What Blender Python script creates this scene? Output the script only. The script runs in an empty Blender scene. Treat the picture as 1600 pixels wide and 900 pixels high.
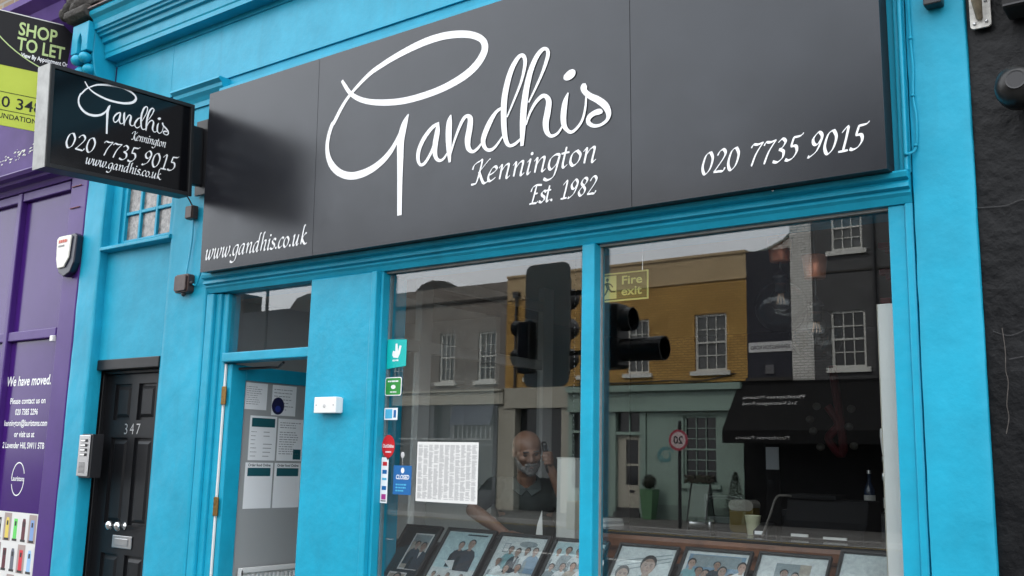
import bpy, bmesh, math, random
from mathutils import Vector, Matrix, noise
R = math.radians
rnd = random.Random(7)
scene = bpy.context.scene
C = scene.collection

# ------------------------------------------------------------------ camera
cam_d = bpy.data.cameras.new('camera')
cam = bpy.data.objects.new('camera', cam_d)
C.objects.link(cam)
cam_d.sensor_width = 36.0
cam_d.lens = 34.92
cam_d.clip_start = 0.05
cam_d.clip_end = 2000.0
cam.matrix_world = Matrix(((0.80137, 0.08395, 0.59225, 0.0),
                           (0.59772, -0.15067, -0.78742, -4.1),
                           (0.02313, 0.98501, -0.17093, 1.6),
                           (0, 0, 0, 1)))
scene.camera = cam

# ------------------------------------------------------------------ sky, sun, exposure
SUN_EL, SUN_AZ = R(48), R(-20)          # hazy sun behind the shops, over the roofs
world = bpy.data.worlds.new('World')
scene.world = world
world.use_nodes = True
wn, wl = world.node_tree.nodes, world.node_tree.links
wn.clear()
w_out = wn.new('ShaderNodeOutputWorld')
w_bg = wn.new('ShaderNodeBackground')
w_sky = wn.new('ShaderNodeTexSky')
w_sky.sky_type = 'NISHITA'
w_sky.sun_disc = False
w_sky.sun_elevation = SUN_EL
w_sky.sun_rotation = SUN_AZ
w_sky.dust_density = 4.0
w_tc = wn.new('ShaderNodeTexCoord')
w_no = wn.new('ShaderNodeTexNoise')
w_no.inputs['Scale'].default_value = 2.6
w_no.inputs['Detail'].default_value = 5.0
w_ramp = wn.new('ShaderNodeValToRGB')
w_ramp.color_ramp.elements[0].position = 0.3
w_ramp.color_ramp.elements[0].color = (12.0, 12.4, 13.0, 1)
w_ramp.color_ramp.elements[1].position = 0.72
w_ramp.color_ramp.elements[1].color = (17.0, 17.2, 17.6, 1)
w_mix = wn.new('ShaderNodeMix')
w_mix.data_type = 'RGBA'
w_mix.inputs['Factor'].default_value = 0.86
wl.new(w_tc.outputs['Generated'], w_no.inputs['Vector'])
wl.new(w_no.outputs['Fac'], w_ramp.inputs['Fac'])
wl.new(w_sky.outputs['Color'], w_mix.inputs[6])
wl.new(w_ramp.outputs['Color'], w_mix.inputs[7])
wl.new(w_mix.outputs[2], w_bg.inputs['Color'])
w_bg.inputs['Strength'].default_value = 0.1
wl.new(w_bg.outputs['Background'], w_out.inputs['Surface'])

sun_d = bpy.data.lights.new('sun', 'SUN')
sun_d.energy = 1.5
sun_d.angle = R(12)
sun_d.color = (1.0, 0.95, 0.88)
sun = bpy.data.objects.new('sun', sun_d)
C.objects.link(sun)
sun.location = (-5, 12, 14)
sdir = Vector((math.sin(SUN_AZ) * math.cos(SUN_EL), math.cos(SUN_AZ) * math.cos(SUN_EL), math.sin(SUN_EL)))
sun.rotation_euler = sdir.to_track_quat('Z', 'Y').to_euler()

scene.view_settings.view_transform = 'Standard'
scene.view_settings.look = 'None'
scene.view_settings.gamma = 1.0
scene.view_settings.use_curve_mapping = False
scene.view_settings.exposure = 1.3
scene.cycles.use_denoising = True
scene.cycles.max_bounces = 10
scene.cycles.transparent_max_bounces = 24
scene.cycles.caustics_reflective = False
scene.cycles.caustics_refractive = False
scene.cycles.sample_clamp_indirect = 8.0

# ------------------------------------------------------------------ materials
MATS = {}
def mat(name, col, rough=0.6, metal=0.0, spec=0.5, var=0.0, vscale=6.0, bump=0.0, bscale=40.0, bdist=0.004,
        col2=None, coat=0.0, emit=None, lumps=0.0, streak=0.0, chips=None, tint=None, lscale=7.0, ldist=0.02, brush=False):
    if name in MATS:
        return MATS[name]
    m = bpy.data.materials.new(name)
    m.use_nodes = True
    nt = m.node_tree
    N, L = nt.nodes, nt.links
    b = N['Principled BSDF']
    b.inputs['Base Color'].default_value = (*col, 1)
    b.inputs['Roughness'].default_value = rough
    b.inputs['Metallic'].default_value = metal
    b.inputs['Specular IOR Level'].default_value = spec
    b.inputs['Coat Weight'].default_value = coat
    if emit:
        b.inputs['Emission Color'].default_value = (*emit[0], 1)
        b.inputs['Emission Strength'].default_value = emit[1]
    if var or bump or lumps or streak:
        tc = N.new('ShaderNodeTexCoord')
    if var or streak:
        n = N.new('ShaderNodeTexNoise')
        n.inputs['Scale'].default_value = vscale
        n.inputs['Detail'].default_value = 8.0
        n.inputs['Roughness'].default_value = 0.65
        if streak:
            mp = N.new('ShaderNodeMapping')
            mp.inputs['Scale'].default_value = (1, 1, 1.0 - streak)
            L.new(tc.outputs['Object'], mp.inputs['Vector'])
            L.new(mp.outputs['Vector'], n.inputs['Vector'])
        else:
            L.new(tc.outputs['Object'], n.inputs['Vector'])
        mx = N.new('ShaderNodeMix')
        mx.data_type = 'RGBA'
        c2 = col2 if col2 else tuple(max(0, c * (1 - var)) for c in col)
        mr = N.new('ShaderNodeMapRange')
        mr.inputs['From Min'].default_value = 0.35
        mr.inputs['From Max'].default_value = 0.7
        L.new(n.outputs['Fac'], mr.inputs['Value'])
        L.new(mr.outputs['Result'], mx.inputs['Factor'])
        mx.inputs[6].default_value = (*col, 1)
        mx.inputs[7].default_value = (*c2, 1)
        L.new(mx.outputs[2], b.inputs['Base Color'])
        ra = N.new('ShaderNodeMapRange')
        ra.inputs['To Min'].default_value = max(0.02, rough - 0.07)
        ra.inputs['To Max'].default_value = min(1, rough + 0.1)
        L.new(n.outputs['Fac'], ra.inputs['Value'])
        L.new(ra.outputs['Result'], b.inputs['Roughness'])
    if tint:
        b.inputs['Specular Tint'].default_value = (*tint, 1)
    if chips:
        # small knocks and scuffs where the paint has worn to the undercoat, and faint drips of grime
        cn = N.new('ShaderNodeTexNoise')
        cn.inputs['Scale'].default_value = 26.0
        cn.inputs['Detail'].default_value = 10.0
        cn.inputs['Roughness'].default_value = 0.75
        L.new(tc.outputs['Object'], cn.inputs['Vector'])
        cr = N.new('ShaderNodeMapRange')
        cr.inputs['From Min'].default_value = 0.705
        cr.inputs['From Max'].default_value = 0.725
        L.new(cn.outputs['Fac'], cr.inputs['Value'])
        gm = N.new('ShaderNodeMapping')
        gm.inputs['Scale'].default_value = (9.0, 9.0, 0.9)
        gn = N.new('ShaderNodeTexNoise')
        gn.inputs['Scale'].default_value = 1.0
        gn.inputs['Detail'].default_value = 6.0
        L.new(tc.outputs['Object'], gm.inputs['Vector'])
        L.new(gm.outputs['Vector'], gn.inputs['Vector'])
        gr = N.new('ShaderNodeMapRange')
        gr.inputs['From Min'].default_value = 0.56
        gr.inputs['From Max'].default_value = 0.78
        gr.inputs['To Max'].default_value = 0.30
        L.new(gn.outputs['Fac'], gr.inputs['Value'])
        m1 = N.new('ShaderNodeMix'); m1.data_type = 'RGBA'
        m2 = N.new('ShaderNodeMix'); m2.data_type = 'RGBA'
        L.new(mx.outputs[2], m1.inputs[6])
        m1.inputs[7].default_value = (*chips[1], 1)
        L.new(gr.outputs['Result'], m1.inputs['Factor'])
        L.new(m1.outputs[2], m2.inputs[6])
        m2.inputs[7].default_value = (*chips[0], 1)
        L.new(cr.outputs['Result'], m2.inputs['Factor'])
        L.new(m2.outputs[2], b.inputs['Base Color'])
    last = None
    for strength, sc, dist in ((bump, bscale, bdist), (lumps, lscale, ldist)):
        if not strength:
            continue
        n2 = N.new('ShaderNodeTexNoise')
        n2.inputs['Scale'].default_value = sc
        n2.inputs['Detail'].default_value = 5.0
        if brush and sc == bscale:
            bmp = N.new('ShaderNodeMapping')
            bmp.inputs['Scale'].default_value = (1, 1, 0.05)
            L.new(tc.outputs['Object'], bmp.inputs['Vector'])
            L.new(bmp.outputs['Vector'], n2.inputs['Vector'])
        else:
            L.new(tc.outputs['Object'], n2.inputs['Vector'])
        bp = N.new('ShaderNodeBump')
        bp.inputs['Strength'].default_value = strength
        bp.inputs['Distance'].default_value = dist
        L.new(n2.outputs['Fac'], bp.inputs['Height'])
        if last:
            L.new(last.outputs['Normal'], bp.inputs['Normal'])
        last = bp
    if last:
        L.new(last.outputs['Normal'], b.inputs['Normal'])
    MATS[name] = m
    return m

def brick_mat(name, c1, c2, mortar, rough=0.85):
    if name in MATS:
        return MATS[name]
    m = bpy.data.materials.new(name)
    m.use_nodes = True
    N, L = m.node_tree.nodes, m.node_tree.links
    b = N['Principled BSDF']
    b.inputs['Roughness'].default_value = rough
    tc = N.new('ShaderNodeTexCoord')
    mp = N.new('ShaderNodeMapping')
    mp.inputs['Rotation'].default_value = (R(-90), 0, 0)
    br = N.new('ShaderNodeTexBrick')
    br.inputs['Scale'].default_value = 1.0
    br.inputs['Brick Width'].default_value = 0.225
    br.inputs['Row Height'].default_value = 0.075
    br.inputs['Mortar Size'].default_value = 0.013
    br.inputs['Color1'].default_value = (*c1, 1)
    br.inputs['Color2'].default_value = (*c2, 1)
    br.inputs['Mortar'].default_value = (*mortar, 1)
    no = N.new('ShaderNodeTexNoise')
    no.inputs['Scale'].default_value = 1.3
    no.inputs['Detail'].default_value = 6
    mx = N.new('ShaderNodeMix')
    mx.data_type = 'RGBA'
    mx.blend_type = 'MULTIPLY'
    mr = N.new('ShaderNodeMapRange')
    mr.inputs['To Min'].default_value = 0.65
    mr.inputs['To Max'].default_value = 1.15
    L.new(tc.outputs['Object'], mp.inputs['Vector'])
    L.new(mp.outputs['Vector'], br.inputs['Vector'])
    L.new(tc.outputs['Object'], no.inputs['Vector'])
    L.new(no.outputs['Fac'], mr.inputs['Value'])
    mx.inputs['Factor'].default_value = 1.0
    L.new(br.outputs['Color'], mx.inputs[6])
    L.new(mr.outputs['Result'], mx.inputs[7])
    L.new(mx.outputs[2], b.inputs['Base Color'])
    bp = N.new('ShaderNodeBump')
    bp.inputs['Strength'].default_value = 0.6
    bp.inputs['Distance'].default_value = 0.01
    bp.invert = True
    L.new(br.outputs['Fac'], bp.inputs['Height'])
    L.new(bp.outputs['Normal'], b.inputs['Normal'])
    MATS[name] = m
    return m

def glass_mat(name, base=0.055, tint=(0.93, 0.95, 0.95), wav=0.0):
    if name in MATS:
        return MATS[name]
    m = bpy.data.materials.new(name)
    m.use_nodes = True
    N, L = m.node_tree.nodes, m.node_tree.links
    N.clear()
    out = N.new('ShaderNodeOutputMaterial')
    tr = N.new('ShaderNodeBsdfTransparent')
    tr.inputs['Color'].default_value = (*tint, 1)
    gl = N.new('ShaderNodeBsdfGlossy')
    gl.inputs['Roughness'].default_value = 0.0
    lw = N.new('ShaderNodeLayerWeight')
    lw.inputs['Blend'].default_value = 0.5
    pw = N.new('ShaderNodeMath')
    pw.operation = 'POWER'
    pw.inputs[1].default_value = 4.0
    ma = N.new('ShaderNodeMath')
    ma.operation = 'MULTIPLY_ADD'
    ma.inputs[1].default_value = 0.9
    ma.inputs[2].default_value = base
    mx = N.new('ShaderNodeMixShader')
    L.new(lw.outputs['Facing'], pw.inputs[0])
    L.new(pw.outputs[0], ma.inputs[0])
    L.new(ma.outputs[0], mx.inputs['Fac'])
    L.new(tr.outputs[0], mx.inputs[1])
    L.new(gl.outputs[0], mx.inputs[2])
    L.new(mx.outputs[0], out.inputs['Surface'])
    if wav:
        tc = N.new('ShaderNodeTexCoord')
        no = N.new('ShaderNodeTexNoise')
        no.inputs['Scale'].default_value = 1.1
        bp = N.new('ShaderNodeBump')
        bp.inputs['Strength'].default_value = wav
        bp.inputs['Distance'].default_value = 0.01
        L.new(tc.outputs['Object'], no.inputs['Vector'])
        L.new(no.outputs['Fac'], bp.inputs['Height'])
        L.new(bp.outputs['Normal'], gl.inputs['Normal'])
    MATS[name] = m
    return m

TQ = (0.010, 0.345, 0.52)
turq = mat('turquoise_gloss_paint', TQ, 0.38, spec=0.3, var=0.2, vscale=3.5, chips=((0.10, 0.30, 0.36), (0.012, 0.20, 0.28)), lumps=0.14, lscale=18, bump=0.22, bscale=90, bdist=0.003, coat=0.03, brush=True)
turq_wall = mat('turquoise_masonry_paint', TQ, 0.48, spec=0.3, var=0.22, vscale=2.6, bump=0.22, bscale=30, bdist=0.004, lumps=0.2, lscale=8, chips=((0.16, 0.36, 0.42), (0.012, 0.22, 0.31)))
purple = mat('purple_gloss_paint', (0.058, 0.017, 0.17), 0.35, spec=0.3, var=0.15, vscale=3, bump=0.08)
purple_panel = mat('purple_vinyl', (0.050, 0.012, 0.15), 0.16, var=0.2, vscale=1.6, spec=0.24)
black_gloss = mat('black_door_paint', (0.009, 0.0095, 0.011), 0.36, spec=0.3, var=0.2, vscale=5, bump=0.06)
sign_face = mat('black_composite_panel', (0.0065, 0.007, 0.0105), 0.22, var=0.35, vscale=3.5, spec=0.56, tint=(0.90, 0.95, 1.0), lumps=0.05, lscale=1.6, ldist=0.01)
sign_edge = mat('black_sign_edge', (0.008, 0.008, 0.009), 0.45)
light_face = mat('black_lightbox_acrylic', (0.004, 0.004, 0.005), 0.12, spec=0.4)
white_vinyl = mat('white_vinyl', (0.82, 0.83, 0.84), 0.5)
white_paint = mat('white_paint', (0.72, 0.72, 0.70), 0.5, var=0.08, vscale=4)
white_plastic = mat('white_plastic', (0.78, 0.78, 0.76), 0.35, var=0.05, vscale=10)
grey_metal = mat('weathered_aluminium', (0.34, 0.345, 0.335), 0.5, metal=0.4, var=0.25, vscale=14)
chrome = mat('chrome', (0.8, 0.8, 0.8), 0.12, metal=1.0)
steel = mat('brushed_steel', (0.6, 0.6, 0.6), 0.3, metal=1.0, var=0.1, vscale=30)
brass = mat('old_brass', (0.35, 0.2, 0.06), 0.4, metal=0.9, var=0.5, vscale=60)
copper = mat('copper', (0.80, 0.30, 0.18), 0.35, metal=0.5, var=0.15, vscale=12)
dark_plastic = mat('dark_plastic', (0.015, 0.015, 0.017), 0.4)
brown_plastic = mat('brown_plastic', (0.055, 0.03, 0.025), 0.4, var=0.3, vscale=25)
pub_black = mat('black_masonry_paint', (0.0022, 0.0025, 0.0034), 0.42, spec=0.2, var=0.5, vscale=9, bump=0.6, bscale=22, bdist=0.008,
                col2=(0.0075, 0.008, 0.009), lumps=0.6)
stone = mat('sooty_stone', (0.06, 0.055, 0.05), 0.9, var=0.6, vscale=20, bump=0.8, bscale=30, bdist=0.02)
paper = mat('white_paper', (0.68, 0.68, 0.66), 0.7)
ink = mat('grey_print', (0.27, 0.27, 0.28), 0.7)
black_ink = mat('black_print', (0.009, 0.009, 0.011), 0.55, spec=0.2)
glass = glass_mat('shop_glass', 0.078, wav=0.012)
pane_glass = glass_mat('pane_glass', 0.05)
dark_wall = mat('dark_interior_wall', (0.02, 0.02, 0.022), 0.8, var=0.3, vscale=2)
wood = mat('varnished_wood', (0.20, 0.075, 0.03), 0.35, var=0.5, vscale=9, col2=(0.11, 0.04, 0.018), streak=0.0)
black_frame = mat('black_picture_frame', (0.012, 0.012, 0.012), 0.35, bump=0.05)
asphalt = mat('asphalt', (0.028, 0.028, 0.03), 0.9, var=0.3, vscale=30, bump=0.5, bscale=120)
paving = mat('paving', (0.11, 0.107, 0.10), 0.85, var=0.25, vscale=4, bump=0.3, bscale=60)
kerb_m = mat('granite_kerb', (0.3, 0.295, 0.285), 0.8, var=0.3, vscale=30)

# ------------------------------------------------------------------ helpers
def bx(bm, x0, x1, y0, y1, z0, z1):
    v = [bm.verts.new(p) for p in ((x0, y0, z0), (x1, y0, z0), (x1, y1, z0), (x0, y1, z0),
                                   (x0, y0, z1), (x1, y0, z1), (x1, y1, z1), (x0, y1, z1))]
    fs = [bm.faces.new([v[i] for i in f]) for f in ((3, 2, 1, 0), (4, 5, 6, 7), (0, 1, 5, 4), (1, 2, 6, 5), (2, 3, 7, 6), (3, 0, 4, 7))]
    return fs

def rough_box(x0, x1, y0, y1, z0, z1, cell=0.035, amp=0.004):
    """front and cheeks of a hand-rendered pier: slightly wavering faces and arrises"""
    bm = bmesh.new()
    def grid(o, a, b, na, nb):
        vs = [[bm.verts.new(o + a * (i / na) + b * (j / nb)) for i in range(na + 1)] for j in range(nb + 1)]
        for j in range(nb):
            for i in range(na):
                bm.faces.new((vs[j][i], vs[j][i + 1], vs[j + 1][i + 1], vs[j + 1][i]))
    nx, ny, nz = max(2, int((x1 - x0) / cell)), max(2, int((y1 - y0) / cell)), int((z1 - z0) / cell)
    grid(Vector((x0, y0, z0)), Vector((x1 - x0, 0, 0)), Vector((0, 0, z1 - z0)), nx, nz)
    grid(Vector((x1, y0, z0)), Vector((0, y1 - y0, 0)), Vector((0, 0, z1 - z0)), ny, nz)
    grid(Vector((x0, y1, z0)), Vector((0, y0 - y1, 0)), Vector((0, 0, z1 - z0)), ny, nz)
    bmesh.ops.remove_doubles(bm, verts=bm.verts, dist=1e-4)
    for v in bm.verts:
        p = v.co
        e = 1.0 if p.y < y0 + .01 else 0.0
        n1 = noise.noise(Vector((p.x * 3.1, p.y * 3, p.z * 2.3))) + .6 * noise.noise(Vector((p.x * 11, p.y * 9 + 5, p.z * 8)))
        n2 = noise.noise(Vector((p.x * 4 + 9, p.y * 3, p.z * 5.3))) + .5 * noise.noise(Vector((p.x * 9, p.y * 7 + 2, p.z * 17)))
        v.co = p + Vector((n2 * amp * .8 * e, n1 * amp * e, 0))
    return bm

def NB():
    return bmesh.new()

def box(x0, x1, y0, y1, z0, z1):
    bm = NB()
    bx(bm, min(x0, x1), max(x0, x1), min(y0, y1), max(y0, y1), min(z0, z1), max(z0, z1))
    return bm

def boxes(*lst):
    bm = NB()
    for b in lst:
        bx(bm, *b)
    return bm

def tube(bm, pts, r, n=10, caps=True, radii=None):
    pts = [Vector(p) for p in pts]
    rings = []
    ref = None
    for i, p in enumerate(pts):
        t = (pts[min(i + 1, len(pts) - 1)] - pts[max(i - 1, 0)]).normalized()
        if ref is None:
            ref = t.orthogonal().normalized()
        ref = (ref - t * ref.dot(t)).normalized()
        bi = t.cross(ref)
        rr = radii[i] if radii else r
        rings.append([bm.verts.new(p + (ref * math.cos(2 * math.pi * k / n) + bi * math.sin(2 * math.pi * k / n)) * rr) for k in range(n)])
    for a, b in zip(rings, rings[1:]):
        for k in range(n):
            bm.faces.new((a[k], a[(k + 1) % n], b[(k + 1) % n], b[k]))
    if caps:
        bm.faces.new(rings[0][::-1])
        bm.faces.new(rings[-1])
    return bm

def lathe(bm, prof, centre, n=24, axis='Z'):
    c = Vector(centre)
    rings = []
    for r, h in prof:
        ring = []
        for k in range(n):
            a = 2 * math.pi * k / n
            if axis == 'Z':
                p = Vector((r * math.cos(a), r * math.sin(a), h))
            elif axis == 'Y':
                p = Vector((r * math.cos(a), h, r * math.sin(a)))
            else:
                p = Vector((h, r * math.cos(a), r * math.sin(a)))
            ring.append(bm.verts.new(c + p))
        rings.append(ring)
    for a, b in zip(rings, rings[1:]):
        for k in range(n):
            bm.faces.new((a[k], a[(k + 1) % n], b[(k + 1) % n], b[k]))
    if prof[0][0] > 1e-5:
        bm.faces.new(rings[0][::-1])
    if prof[-1][0] > 1e-5:
        bm.faces.new(rings[-1])
    return bm

def ell(bm, c, r, rot=None, seg=14):
    m = Matrix.Translation(Vector(c)) @ (rot.to_4x4() if rot else Matrix()) @ Matrix.Diagonal((*r, 1))
    bmesh.ops.create_uvsphere(bm, u_segments=seg, v_segments=max(6, seg // 2 + 2), radius=1, matrix=m)
    return bm

def prof_x(bm, prof, x0, x1):
    """profile [(y,z)...] extruded along x, closed"""
    a = [bm.verts.new((x0, y, z)) for y, z in prof]
    b = [bm.verts.new((x1, y, z)) for y, z in prof]
    n = len(prof)
    for i in range(n):
        j = (i + 1) % n
        bm.faces.new((a[i], a[j], b[j], b[i]))
    bm.faces.new(a[::-1])
    bm.faces.new(b)
    return bm

def poly_prism(bm, pts, origin, right, up, thick):
    """flat polygon (u,v) extruded by thick along -(right x up)"""
    o, r, u = Vector(origin), Vector(right), Vector(up)
    nrm = r.cross(u).normalized()
    f = [bm.verts.new(o + r * p[0] + u * p[1]) for p in pts]
    k = [bm.verts.new(o + r * p[0] + u * p[1] - nrm * thick) for p in pts]
    bm.faces.new(f)
    bm.faces.new(k[::-1])
    for i in range(len(pts)):
        j = (i + 1) % len(pts)
        bm.faces.new((f[j], f[i], k[i], k[j]))
    return bm

def root_loc(o):
    v = Vector((0, 0, 0))
    while o is not None:
        v += o.location
        o = o.parent
    return v

def obj(name, bm, m, parent=None, local=False, bevel=0.0, smooth=False, seg=2, shade=None):
    bmesh.ops.recalc_face_normals(bm, faces=bm.faces) if shade != 'keep' else None
    me = bpy.data.meshes.new(name)
    if parent is not None and not local:
        bm.transform(Matrix.Translation(-root_loc(parent)))
    bm.to_mesh(me)
    bm.free()
    for mm in (m if isinstance(m, (list, tuple)) else [m]):
        me.materials.append(mm)
    if smooth:
        for p in me.polygons:
            p.use_smooth = True
    o = bpy.data.objects.new(name, me)
    C.objects.link(o)
    if parent is not None:
        o.parent = parent
    if bevel:
        md = o.modifiers.new('bevel', 'BEVEL')
        md.width = bevel
        md.segments = seg
        md.limit_method = 'ANGLE'
        md.angle_limit = R(40)
    return o

def tag(o, label, cat, group=None, kind=None):
    o['label'] = label
    if cat:
        o['category'] = cat
    if group:
        o['group'] = group
    if kind:
        o['kind'] = kind
    return o

def thing(name, label, cat, loc=(0, 0, 0), rotz=0.0, group=None):
    o = bpy.data.objects.new(name, None)
    o.empty_display_size = 0.1
    C.objects.link(o)
    o.location = loc
    o.rotation_euler = (0, 0, rotz)
    return tag(o, label, cat, group)

def struct(name, bm, m, **k):
    o = obj(name, bm, m, **k)
    o['kind'] = 'structure'
    return o

# text ------------------------------------------------------------------
def text_bm(bm, s, size, origin, right, up, align='LEFT', shear=0.0, weight=0.0, width=None, space=1.0, mi=0, line=1.0):
    cu = bpy.data.curves.new('t', 'FONT')
    cu.body = s
    cu.size = size
    cu.align_x = align
    cu.shear = shear
    cu.offset = weight
    cu.space_character = space
    cu.space_line = line
    cu.resolution_u = 3
    cu.fill_mode = 'FRONT'
    ob = bpy.data.objects.new('t', cu)
    C.objects.link(ob)
    dg = bpy.context.evaluated_depsgraph_get()
    me = bpy.data.meshes.new_from_object(ob.evaluated_get(dg))
    bpy.data.objects.remove(ob)
    bpy.data.curves.remove(cu)
    o, r, u = Vector(origin), Vector(right), Vector(up)
    sx = 1.0
    if width and len(me.vertices):
        xs = [v.co.x for v in me.vertices]
        sx = width / max(1e-6, max(xs) - min(xs))
    vs = [bm.verts.new(o + r * (v.co.x * sx) + u * v.co.y) for v in me.vertices]
    for p in me.polygons:
        try:
            f = bm.faces.new([vs[i] for i in p.vertices])
            f.material_index = mi
        except ValueError:
            pass
    bpy.data.meshes.remove(me)
    return bm

def catmull(pts, k=6):
    out = []
    n = len(pts)
    for i in range(n - 1):
        p0, p1, p2, p3 = pts[max(i - 1, 0)], pts[i], pts[i + 1], pts[min(i + 2, n - 1)]
        for j in range(k):
            t = j / k
            out.append(tuple(0.5 * (2 * b + (c - a) * t + (2 * a - 5 * b + 4 * c - d) * t * t + (3 * b - a - 3 * c + d) * t ** 3)
                             for a, b, c, d in zip(p0, p1, p2, p3)))
    out.append(tuple(pts[-1]))
    return out

def ribbon(bm, pts, origin, right, up, lift=0.0, rise=0.0008):
    """pts: (u,v,width) along a pen stroke, laid as a flat strip just proud of its panel"""
    o, r, u = Vector(origin), Vector(right), Vector(up)
    nrm = r.cross(u).normalized()
    prev = None
    n = len(pts)
    for i, (a, b, w) in enumerate(pts):
        q0, q1 = pts[max(i - 1, 0)], pts[min(i + 1, n - 1)]
        tx, ty = q1[0] - q0[0], q1[1] - q0[1]
        l = math.hypot(tx, ty) or 1
        nx, ny = -ty / l * w / 2, tx / l * w / 2
        h = nrm * (lift + rise * i / n)
        cur = (bm.verts.new(o + r * (a + nx) + u * (b + ny) + h), bm.verts.new(o + r * (a - nx) + u * (b - ny) + h))
        if prev:
            bm.faces.new((prev[0], prev[1], cur[1], cur[0]))
        prev = cur
    return bm

GL = {
 'n': (1.0, [[(0, .82), (.14, 1.0), (.2, .85), (.2, 0)], [(.2, .5), (.4, .88), (.6, 1.0), (.7, .85), (.68, .15), (.76, 0), (.92, .14)]]),
 'e': (.74, [[(.12, .45), (.42, .6), (.58, .82), (.45, 1.0), (.25, .92), (.08, .5), (.12, .12), (.32, 0), (.62, .2)]]),
 'i': (.46, [[(0, .85), (.14, 1), (.17, .85), (.14, .15), (.22, 0), (.36, .14)], [(.16, 1.36), (.26, 1.46)]]),
 'g': (.88, [[(.7, .95), (.4, 1.0), (.12, .75), (.1, .25), (.3, .02), (.6, .35), (.7, .95)], [(.7, 1.0), (.66, .2), (.55, -.5), (.2, -.7), (-.1, -.55)]]),
 't': (.54, [[(.18, 1.4), (.14, .4), (.18, .05), (.3, 0), (.45, .15)], [(-.08, .97), (.44, .99)]]),
 'o': (.82, [[(.38, 1), (.12, .8), (.08, .3), (.3, 0), (.58, .18), (.66, .65), (.38, 1)]]),
 's': (.64, [[(.57, .86), (.36, 1), (.15, .85), (.2, .62), (.48, .42), (.5, .15), (.25, 0), (0, .12)]]),
 'a': (.97, [[(.68, .95), (.4, 1), (.12, .72), (.08, .2), (.25, 0), (.5, .3), (.68, .95)], [(.68, 1.0), (.63, .2), (.72, 0), (.9, .14)]]),
 'd': (.97, [[(.68, .95), (.4, 1), (.12, .72), (.08, .2), (.25, 0), (.5, .3), (.68, .95)], [(.78, 1.72), (.7, 1.7), (.64, .2), (.72, 0), (.9, .14)]]),
 'h': (1.0, [[(.32, 1.72), (.22, 1.68), (.2, 0)], [(.2, .5), (.4, .88), (.6, 1.0), (.7, .85), (.68, .15), (.76, 0), (.92, .14)]]),
 'w': (1.22, [[(0, .85), (.14, 1.0), (.16, .3), (.3, 0), (.52, .35), (.62, 1)], [(.6, .95), (.6, .25), (.75, 0), (1.0, .4), (1.06, .9), (.94, 1.0)]]),
 'c': (.66, [[(.58, .85), (.4, 1), (.12, .72), (.08, .2), (.28, 0), (.58, .18)]]),
 'u': (.97, [[(0, .85), (.14, 1), (.15, .2), (.28, 0), (.5, .25), (.66, .8)], [(.68, 1.0), (.64, .15), (.72, 0), (.9, .14)]]),
 'k': (.9, [[(.32, 1.72), (.22, 1.68), (.2, 0)], [(.66, .93), (.54, 1.0), (.22, .5)], [(.25, .52), (.55, .12), (.78, -.02), (1.0, .06)]]),
 '.': (.36, [[(.06, .0), (.17, .12)]]),
 ' ': (.6, []),
 'K': (1.15, [[(-.1, 1.08), (-.02, 1.42), (.3, 1.62), (.52, 1.58), (.42, .2), (.3, 0), (.02, -.02)], [(1.12, 1.66), (.96, 1.52), (.45, .8)], [(.45, .85), (.78, .2), (1.0, -.08), (1.25, .0)]]),
 'E': (1.0, [[(-.08, 1.1), (.02, 1.45), (.35, 1.62), (.98, 1.56)], [(.42, 1.6), (.3, .05)], [(.36, .85), (.72, .87)], [(.02, -.02), (.3, .02), (.75, .0), (.92, .16)]]),
 '0': (.96, [[(.48, 1.5), (.18, 1.25), (.1, .5), (.36, 0), (.68, .28), (.76, 1.0), (.48, 1.5)]]),
 '1': (.86, [[(.12, 1.2), (.47, 1.5), (.42, 0)], [(.12, 0), (.74, .02)]]),
 '2': (.96, [[(.12, 1.15), (.26, 1.42), (.5, 1.5), (.7, 1.25), (.6, .85), (.1, .05)], [(.06, .04), (.5, .03), (.78, .03), (.88, .25)]]),
 '3': (.9, [[(.15, 1.3), (.4, 1.5), (.65, 1.3), (.55, .98), (.3, .8)], [(.3, .84), (.64, .65), (.66, .25), (.36, 0), (.02, .08)]]),
 '5': (.92, [[(.92, 1.66), (.74, 1.5), (.3, 1.46)], [(.3, 1.48), (.22, .88)], [(.2, .88), (.55, .86), (.68, .5), (.5, .12), (.2, 0), (-.02, .08)]]),
 '7': (.9, [[(.06, 1.25), (.18, 1.45), (.5, 1.42), (.88, 1.5)], [(.86, 1.5), (.5, .8), (.33, 0)]]),
 '8': (.92, [[(.45, .8), (.2, 1.1), (.3, 1.42), (.5, 1.5), (.7, 1.35), (.65, 1.05), (.3, .7), (.1, .35), (.3, .02), (.6, .15), (.68, .5), (.45, .8)]]),
 '9': (.92, [[(.7, 1.1), (.5, .75), (.25, .8), (.15, 1.15), (.42, 1.5), (.68, 1.3), (.7, .9), (.52, .3), (.15, 0), (0, .03)]]),
}

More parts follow.
